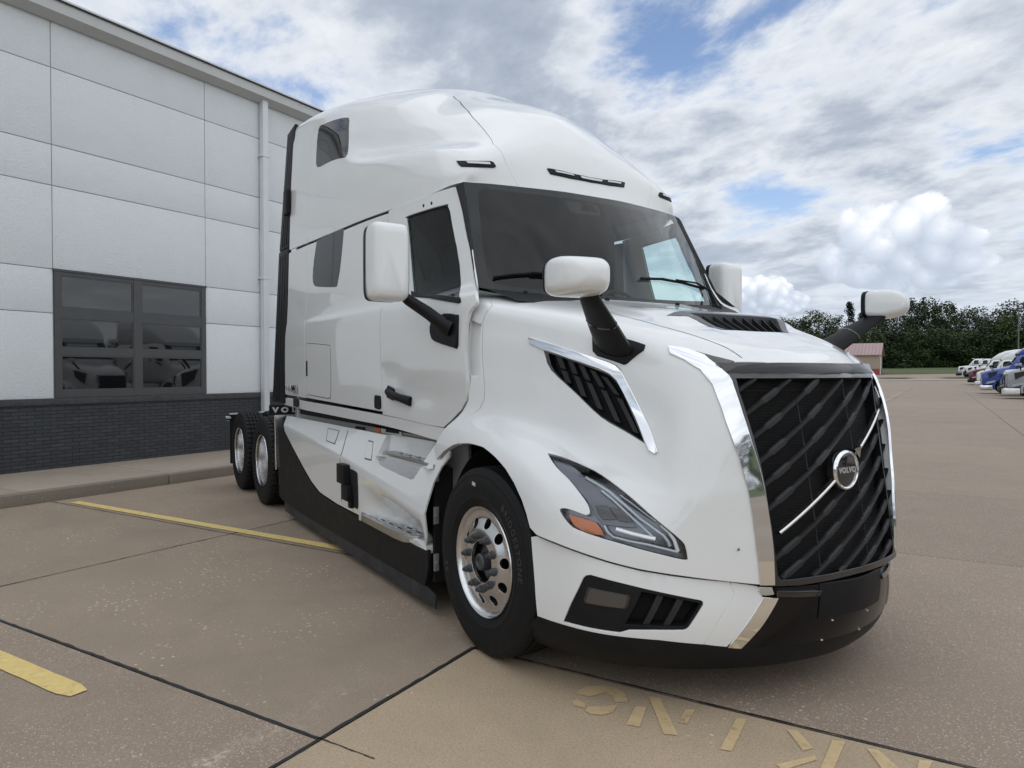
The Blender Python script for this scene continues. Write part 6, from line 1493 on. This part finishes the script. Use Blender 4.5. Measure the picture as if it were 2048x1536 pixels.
quad_sheet('far_apron', [(-40, 60), (120, 40), (120, 148), (-60, 152)], M['conc_far'], lift=-.03, nseg=30)
quad_sheet('concrete_strip', [(30, 100), (95, 96), (98, 101), (30, 105)], M['strip'], lift=.012)
for pts in ([(56, 106.5), (60.5, 106), (61, 110), (56, 110.5)], [(65, 106), (74, 105), (75, 109), (65.5, 110)]):
    o = quad_sheet('grass_island', pts, M['grass'], lift=.14)
quad_sheet('grass_bank', [(-80, 150), (140, 128), (170, 190), (-80, 235)], M['grass'], lift=.03, nseg=24)
# ---------------- red roofed shed
sh = empty('shed', far(70.6, 136, gz(152)), rz=RZ + math.radians(0)); tag(sh, 'tan metal shed with faded red roof beyond the lot', 'shed')
M['tan'] = pmat('tan_metal', (.33, .27, .20), .55, var=.05, vscale=.5); M['redroof'] = pmat('red_roof', (.37, .25, .25), .5, var=.08, vscale=.6); M['redbase'] = pmat('red_wainscot', (.25, .045, .04), .5); M['shedwhite'] = pmat('shed_white', (.6, .6, .58), .5)
sw_, sl_, hh_ = 8.0, 9.5, 3.7
mb = MB(); mb.prism([(0, -sw_ / 2, 1.0), (0, -sw_ / 2, hh_), (0, 0, hh_ + 2.1), (0, sw_ / 2, hh_), (0, sw_ / 2, 1.0)], (-sl_, 0, 0), (0, 0, 0)); mb.obj('wall', M['tan'], sh, auto=None)
mb = MB(); mb.box((-sl_ / 2, 0, .3), (sl_ + .06, sw_ + .06, 1.5)); mb.obj('wainscot', M['redbase'], sh, auto=None)
for q in (-1, 1):
    mb = MB(); mb.prism([(.4, q * (sw_ / 2 + .4), hh_ - .16), (.4, 0, hh_ + 2.16), (.4, 0, hh_ + 2.30), (.4, q * (sw_ / 2 + .45), hh_ - .02)], (-sl_ - .8, 0, 0), (0, 0, 0)); rf_ = mb.obj('roof_slope', M['redroof'], sh, auto=None)
    rb = MB()
    for x in np.arange(-sl_ - .2, .4, .6): rb.prism([(x, q * (sw_ / 2 + .43), hh_ + .0), (x, 0, hh_ + 2.31), (x + .06, 0, hh_ + 2.34), (x + .06, q * (sw_ / 2 + .43), hh_ + .03)], (0, 0, 0), (0, 0, .04))
    rb.obj('roof_rib', M['redroof'], rf_, auto=None)
mb = MB(); mb.box((.05, -1.6, 1.6), (.06, 2.2, 3.2)); mb.obj('shed_door', M['shedwhite'], sh, auto=None)
mb = MB(); mb.box((-sl_ / 2 - 1.5, -sw_ / 2 - .05, 2.2), (3.0, .06, 1.5)); mb.obj('shed_window', M['shedwhite'], sh, auto=None)
# ---------------- trees
def crown_mesh(name, seed, kind, m):
    rr = random.Random(seed); V = []; F = []
    blobs = []
    if kind == 'round':
        for i in range(26):
            t = rr.random(); h = .30 + .66 * t; rad = .36 * math.sin(PI * min(1, max(.12, (h - .18) / .86))) ; a = rr.uniform(0, 2 * PI); q = rad * math.sqrt(rr.random()) * 1.0
            blobs.append((q * math.cos(a), q * math.sin(a), h, rr.uniform(.07, .15)))
        for i in range(10):
            a = rr.uniform(0, 2 * PI); blobs.append((.28 * math.cos(a), .28 * math.sin(a), rr.uniform(.1, .4), rr.uniform(.09, .14)))
    elif kind == 'poplar':
        for i in range(26):
            h = .12 + .84 * rr.random(); rad = .17 * math.sin(PI * min(1, (h - .02) / 1.02)) ** .6; a = rr.uniform(0, 2 * PI); q = rad * math.sqrt(rr.random()); blobs.append((q * math.cos(a), q * math.sin(a), h, rr.uniform(.05, .10)))
    else:
        for i in range(60):
            h = .10 + .88 * rr.random(); rad = .27 * (1.0 - h) + .015; a = rr.uniform(0, 2 * PI); q = rad * rr.uniform(.35, 1); blobs.append((q * math.cos(a), q * math.sin(a), h - q * .15, rr.uniform(.02, .055)))
    tot = 5200; w = [b[3] ** 2 for b in blobs]; sw = sum(w)
    for (bx_, by_, bz_, br__), wi in zip(blobs, w):
        for k in range(int(tot * wi / sw)):
            d = Vector((rr.gauss(0, 1), rr.gauss(0, 1), rr.gauss(0, 1))).normalized() * br__ * rr.uniform(.45, 1.12); c = Vector((bx_, by_, bz_)) + d * Vector((1, 1, .8)).length / 1.6
            s_ = rr.uniform(.006, .017) if kind != 'spruce' else rr.uniform(.005, .012)
            n = Vector((rr.gauss(0, 1), rr.gauss(0, 1), rr.gauss(0, 1) + .6)).normalized(); a = n.orthogonal().normalized(); a = (Matrix.Rotation(rr.uniform(0, 6.28), 3, n) @ a); b__ = n.cross(a)
            i0 = len(V); V += [tuple(c + a * s_), tuple(c + b__ * s_ * .8), tuple(c - a * s_ * 1.1), tuple(c - b__ * s_ * .8)]; F.append((i0, i0 + 1, i0 + 2, i0 + 3))
    me = bpy.data.meshes.new(name); me.from_pydata(V, [], F); me.materials.append(m); return me
def trunk_mesh(seed):
    rr = random.Random(seed); mb = MB(); mb.tube([(0, 0, 0), (.004, .002, .2), (-.004, .006, .45), (.004, 0, .8)], [.022, .016, .011, .003], 7)
    for i in range(7):
        h = rr.uniform(.2, .6); a = rr.uniform(0, 6.28); l = rr.uniform(.14, .28); mb.tube([(0, 0, h), (l * .5 * math.cos(a), l * .5 * math.sin(a), h + .08), (l * math.cos(a), l * math.sin(a), h + .2)], [.008, .005, .002], 5)
    me = bpy.data.meshes.new('trunk'); me.from_pydata(mb.v, [], mb.f); me.materials.append(M['bark']); return me
CR = {'round': [crown_mesh('crown', i, 'round', M['leafd' if i % 2 else 'leafm']) for i in range(6)], 'poplar': [crown_mesh('crown', 20 + i, 'poplar', M['leafd']) for i in range(2)], 'spruce': [crown_mesh('crown', 40 + i, 'spruce', M['leafs']) for i in range(2)]}
TK = [trunk_mesh(i) for i in range(3)]
def tree(loc, h, kind, vi, label, group, wid=1.0):
    nm = {'round': 'broadleaf_tree', 'poplar': 'tall_tree', 'spruce': 'spruce_tree'}[kind]
    t = empty(nm, loc, random.uniform(0, 6.28)); t.scale = (h * wid, h * wid, h); tag(t, label, 'tree', group)
    for n_, me in (('trunk', TK[vi % 3]), ('crown', CR[kind][vi % len(CR[kind])])):
        o = bpy.data.objects.new(n_, me); COL.objects.link(o); o.parent = t
    return t
# the row behind the lot, left to right: column in the picture's width, distance, height, kind
rowt = [(1528, 205, 12.0, 'round'), (1553, 200, 13.0, 'round'), (1580, 196, 12.6, 'round'), (1606, 202, 13.0, 'round'), (1638, 194, 14.6, 'round'), (1666, 205, 14.0, 'round'), (1696, 198, 17.6, 'spruce'), (1722, 190, 14.5, 'spruce'),
 (1757, 196, 12, 'round'), (1792, 186, 14.5, 'round'), (1826, 196, 18.6, 'poplar'), (1856, 190, 17.5, 'round'), (1882, 198, 17.8, 'poplar'), (1912, 184, 13.8, 'round'), (1936, 192, 14.6, 'round'), (1964, 186, 12.6, 'round'), (1990, 178, 11.6, 'round'), (2016, 184, 14.0, 'round'), (2046, 180, 16.5, 'round'), (2085, 176, 17, 'round'), (2130, 180, 18, 'round')]
ordn = ['first', 'second', 'third', 'fourth', 'fifth', 'sixth', 'seventh', 'eighth', 'ninth', 'tenth', 'eleventh', 'twelfth', 'thirteenth', 'fourteenth', 'fifteenth', 'sixteenth', 'seventeenth', 'eighteenth', 'nineteenth', 'twentieth', 'twenty-first']
kn = {'round': 'broad dark green tree', 'spruce': 'narrow pointed spruce', 'poplar': 'tall ragged tree'}
for i, (px, d, h, k_) in enumerate(rowt):
    r_ = (px - 1024) / FOC * d
    tree(far(r_, d, gz(math.hypot(r_, d)) - 1.0), h + 1.5, k_, i, '%s, %s from the left in the row behind the lot' % (kn[k_], ordn[i]), 'trees in the row behind the lot', 1.15 if k_ == 'round' else 1.0)
# lower undergrowth closing the foot of the row, each clump a bush
for i in range(40):
    px = 1500 + i * 16; d = 183 - (i % 3) * 4; r_ = (px - 1024) / FOC * d
    b_ = bpy.data.objects.new('bush', CR['round'][i % 6]); COL.objects.link(b_); b_.location = far(r_, d, gz(math.hypot(r_, d)) - 2.2); h = 9.0 + (i * 7 % 5) * .8; b_.scale = (h * 1.8, h * 1.8, h); b_.rotation_euler = (0, 0, i * 1.7)
    tag(b_, 'dark bush at the foot of the tree row, number %d from the left end' % (i + 1) if False else 'dark bush at the foot of the tree row', 'bush', 'bushes along the foot of the tree row')
# trees on the other sides of the lot, seen only as reflections
rr = random.Random(5)
for i in range(30):
    a = math.radians(-100 + i * 6.3); d = 85 + rr.uniform(-8, 14)
    tree((C0.x + d * math.cos(a), C0.y + d * math.sin(a), -.5), rr.uniform(10, 15) if a < .5 else rr.uniform(5, 8), 'round' if i % 5 else 'poplar', i, 'green tree across the lot beyond the edge of the picture', 'trees on the open side of the lot', 1.1)
# ---------------- lamp post
lp = empty('lamp_post', far((2036 - 1024) / FOC * 118, 118, gz(150) - .4)); tag(lp, 'slim grey lamp post with two heads rising over the parked trucks', 'lamp post')
mb = MB(); mb.tube([(0, 0, 0), (0, 0, 12.0)], [.13, .08], 10); mb.obj('pole', M['frame'], lp)
for q in (-1, 1):
    mb = MB(); mb.tube([(0, 0, 12.0), (q * .5, 0, 12.15)], .04, 6); ar = mb.obj('arm', M['frame'], lp)
    mb = MB(); mb.box((q * .95, 0, 12.2), (.9, .35, .12), R=Matrix.Rotation(-q * .25, 3, 'Y')); mb.obj('lamp_head', M['wframe'], ar)
# ---------------- parked trucks across the lot
def pmk(n, c): return pmat(n, c, .3, coat=1.0, var=.03, vscale=1)
PC = {'white': M['paint'], 'blue': pmk('blue_paint', (.018, .055, .30)), 'red': pmk('maroon_paint', (.16, .012, .022)), 'grey': pmk('grey_paint', (.30, .31, .32)), 'green': pmk('pale_paint', (.6, .66, .62))}
def rr_loft(secs, n=20, e=4.0):
    """secs: (x, half width, z bottom, z top)"""
    V = []
    for x, a, z0, z1 in secs:
        for i in range(n):
            t = 2 * PI * (i + .5) / n; c, s_ = math.cos(t), math.sin(t); V.append((x, a * abs(c) ** (2 / e) * (1 if c > 0 else -1), (z0 + z1) / 2 + (z1 - z0) / 2 * abs(s_) ** (2 / e) * (1 if s_ > 0 else -1)))
    k = len(secs); return V, [(i * n + j, i * n + (j + 1) % n, (i + 1) * n + (j + 1) % n, (i + 1) * n + j) for i in range(k - 1) for j in range(n)] + [tuple(range(n))[::-1], tuple((k - 1) * n + j for j in range(n))]
def parked(col, style, label, loc, rz, hoodcol=None, extra=None):
    t = empty('parked_truck', loc, rz); tag(t, label, 'truck', 'trucks parked in the row across the lot'); P = PC[col]; H = PC[hoodcol] if hoodcol else P
    old = style == 'mixer'
    hd_ = [(1.35, .50, .62, 1.42), (1.28, .58, .58, 1.55), (.9, .80, .62, 1.70), (.3, .95, .72, 1.86), (-.35, 1.0, .8, 2.0)] if not old else [(1.2, .62, .75, 1.55), (1.1, .70, .72, 1.68), (.3, .82, .75, 1.78), (-.5, .90, .8, 1.88)]
    fix(mesh('hood', *rr_loft(hd_, 24, 4.5), H, t), 40)
    for q in (-1, 1):
        V = []; n = 14
        for i in range(n + 1):
            a = math.radians(-15 + 200 * i / n)
            for (r_, y) in ((.60, 1.22), (.70, 1.22), (.74, 1.12), (.70, .75)): V.append((.0 + r_ * math.cos(a), q * y, .52 + r_ * math.sin(a)))
        mesh('fender', V, [(i * 4 + j, i * 4 + j + 1, i * 4 + j + 5, i * 4 + j + 4) for i in range(n) for j in range(3)], H, t, auto=50)
        hl_ = MB(); hl_.prism([(1.05, q * .93, .85), (.55, q * 1.17, .98), (.55, q * 1.17, .84), (1.05, q * .93, .70)], (0, 0, 0), (.04, q * .03, 0)); hl_.obj('headlight', M['lamplight'], t)
        hl_ = MB(); hl_.prism([(1.0, q * .76, 1.50), (.45, q * .91, 1.62), (.55, q * .90, 1.35), (.95, q * .80, 1.12)], (0, -q * .02, 0), (0, q * .025, 0)); hl_.obj('vent', M['slat'], t)
    gb = MB(); gb.box((1.335, 0, 1.02), (.06, 1.02, .80)); g_ = gb.obj('grille', M['mesh'], t, bevel=.02)
    for i in range(7):
        sb = MB(); sb.box((1.37, 0, .68 + i * .11), (.02, 1.0, .025)); sb.obj('grille_bar', M['chrome'] if old or style == 'chrome' else M['slat'], g_, auto=None)
    for q in (-1, 1):
        sb = MB(); sb.box((1.36, q * .535, 1.02), (.05, .05, .84)); sb.obj('grille_edge', M['chrome'], g_, auto=None)
    fix(mesh('bumper', *rr_loft([(1.5, .75, .26, .58), (1.42, 1.0, .24, .62), (1.1, 1.18, .24, .64), (.75, 1.22, .26, .64)], 20, 6), M['chrome'] if style == 'chrome' else (M['paint'] if style == 'wb' else M['black']), t), 40)
    top = 4.0 if style in ('sleeper', 'chrome', 'wb') else 2.95; back = -3.9 if top > 3.5 else -1.9
    fix(mesh('cab', *rr_loft([(-.25, .98, 1.0, 2.0), (-.40, 1.06, 1.0, 2.2), (-.85, 1.10, 1.0, 2.80), (-1.2, 1.14, 1.0, 2.88), (back, 1.17, 1.0, 2.88)], 28, 7), P, t), 40)
    if top > 3.5: fix(mesh('roof_fairing', *rr_loft([(-.70, .85, 2.70, 2.86), (-.95, .98, 2.68, 3.12), (-1.4, 1.06, 2.66, 3.50), (-2.1, 1.12, 2.66, 3.82), (-3.0, 1.15, 2.66, 3.98), (back, 1.17, 2.66, 4.02)], 28, 5), P, t), 40)
    else:
        mb = MB(); mb.box((-.78, 0, 2.90), (.36, 1.9, .07)); mb.obj('sun_visor', P, t, bevel=.02)
    ws_ = MB(); ws_.prism([(-.33, -.95, 2.02), (-.33, .95, 2.02), (-.86, .88, 2.72), (-.86, -.88, 2.72)], (-.05, 0, -.0), (.045, 0, .03)); ws_.obj('windshield', M['glassdark'], t)
    for q in (-1, 1):
        sw_ = MB(); sw_.prism([(-.62, q * 1.10, 2.05), (-.95, q * 1.125, 2.62), (-1.45, q * 1.14, 2.66), (-1.45, q * 1.15, 2.02)], (0, -q * .03, 0), (0, q * .02, 0)); sw_.obj('side_window', M['glassdark'], t)
        if top > 3.5:
            sw_ = MB(); sw_.box((-2.6, q * 1.178, 2.45), (.6, .02, .42)); sw_.obj('side_window', M['glassdark'], t)
        m_ = MB(); m_.box((-.75, q * 1.42, 2.2), (.14, .2, .45)); mi = m_.obj('mirror', P if not old else M['chrome'], t, bevel=.04); a_ = MB(); a_.tube([(-.75, q * 1.35, 2.0), (-.65, q * 1.1, 1.85)], .03, 6); a_.obj('mirror_arm', M['black'], mi)
        if not old:
            m_ = MB(); m_.box((.75, q * 1.15, 1.98), (.16, .2, .15)); mi = m_.obj('hood_mirror', M['black'] if style != 'wb' else P, t, bevel=.04); a_ = MB(); a_.tube([(.75, q * 1.12, 1.92), (.7, q * .86, 1.66)], .035, 6); a_.obj('mirror_arm', M['black'], mi)
        sk_ = MB(); sk_.box((-2.3 if top > 3.5 else -1.5, q * 1.17, .68), (3.0 if top > 3.5 else 1.2, .05, .75)); sk_.obj('side_skirt', P if top > 3.5 else M['black'], t, bevel=.02)
        for x in (0, -5.2, -6.5):
            w_ = empty('wheel', (x, q * 1.10, .5), parent=t)
            lathe('tyre', [(.28, -.13), (.48, -.14), (.51, -.11), (.51, .11), (.48, .14), (.28, .13)], M['tyre'], w_, 28, 'Y'); lathe('rim', [(.285, q * .12), (.26, q * .05), (.16, q * .03), (.14, q * .10), (0, q * .10)], M['alu'], w_, 24, 'Y')
    c_ = MB(); c_.box((-3.2, 0, .82), (7.6, .9, .22)); c_.obj('chassis', M['frame'], t, auto=None)
    return t
FACE = BA + PI / 2       # nose away from the far side, towards the building line
def row(px, d, dz=0.0): r_ = (px - 1024) / FOC * d; return far(r_, d, gz(math.hypot(r_, d)) + dz)
parked('white', 'mixer', 'white short cab truck with round hood, farthest left in the far row', row(1934, 112), FACE, None)
parked('white', 'mixer', 'white short cab truck just behind the leftmost white one', row(1951, 108), FACE)
mt = parked('red', 'sleeper', 'maroon truck with white trailer behind the short cab trucks', row(1985, 115), FACE)
parked('white', 'sleeper', 'white sleeper truck between the short cab trucks and maroon truck', row(1972, 97), FACE)
parked('white', 'sleeper', 'white cab truck with dark maroon hood beside the white sleeper truck', row(1966, 82), FACE, 'red')
parked('white', 'wb', 'white sleeper truck with black vent, left of the blue truck', row(1984, 73), FACE)
parked('white', 'sleeper', 'white sleeper truck half hidden behind the blue truck', row(2010, 63), FACE)
parked('blue', 'chrome', 'bright blue truck with chrome bumper in the far row', row(2008, 51), FACE)
o_ = parked('green', 'mixer', 'pale truck with orange flash right of the blue truck', row(2052, 46), FACE)
fl_ = MB(); fl_.prism([(.9, .90, 1.0), (.4, 1.0, 1.35), (.1, 1.02, 1.5), (.1, 1.02, 1.2), (.4, 1.0, 1.05)], (0, 0, 0), (0, .03, 0)); fl_.obj('orange_flash', M['orange'], o_)
parked('grey', 'wb', 'silver grey truck nose at the right edge of the picture', row(2068, 41), FACE)
tr = empty('trailer', row(2012, 118), FACE); tag(tr, 'long white box trailer behind the maroon truck', 'trailer')
mb = MB(); mb.box((-8.5, 0, 2.6), (14, 2.5, 2.8)); mb.obj('box', M['spout'], tr, bevel=.03)
for x in (-12.5, -13.8):
    for q in (-1, 1): lathe('wheel', [(0, -.13), (.5, -.14), (.5, .14), (0, .13)], M['tyre'], tr, 20, 'Y', (x, q * 1.05, .5))
# two more white trucks parked alongside, seen in the window's reflection
for i, (x, y, a_) in enumerate(((-6.5, 7.3, 0), (1.7, 13.1, FACE), (-.3, 17.0, FACE), (3.6, 9.2, FACE))):
    parked('white', 'wb', ['white sleeper truck parked on the far side of the main truck', 'white truck mirrored in the lower right panes of the window', 'white truck beside it, mirrored in the lower left panes', 'white truck nearest the camera outside the picture'][i], (x, y, 0), a_)
# small dark fly on the hood
fp_ = on(HD, T_('fly'), .004)[0]; fn_ = Vector(HD.nrm(T_('fly2'))[0])
fl = MB(); fl.tube([tuple(Vector(fp_) + Vector((0, -.007, 0))), tuple(Vector(fp_)), tuple(Vector(fp_) + Vector((0, .006, .001)))], [.0015, .003, .0015], 6); fo = fl.obj('fly', M['blackm']); tag(fo, 'tiny dark fly sitting on the white hood below the headlight height', 'insect')
for a in range(6):
    l_ = MB(); q = Vector((0, math.cos(a * 1.05) * .012, math.sin(a * 1.05) * .010)); l_.tube([tuple(Vector(fp_)), tuple(Vector(fp_) + q + fn_ * -.002)], .0006, 3); l_.obj('leg', M['blackm'], fo, auto=None)
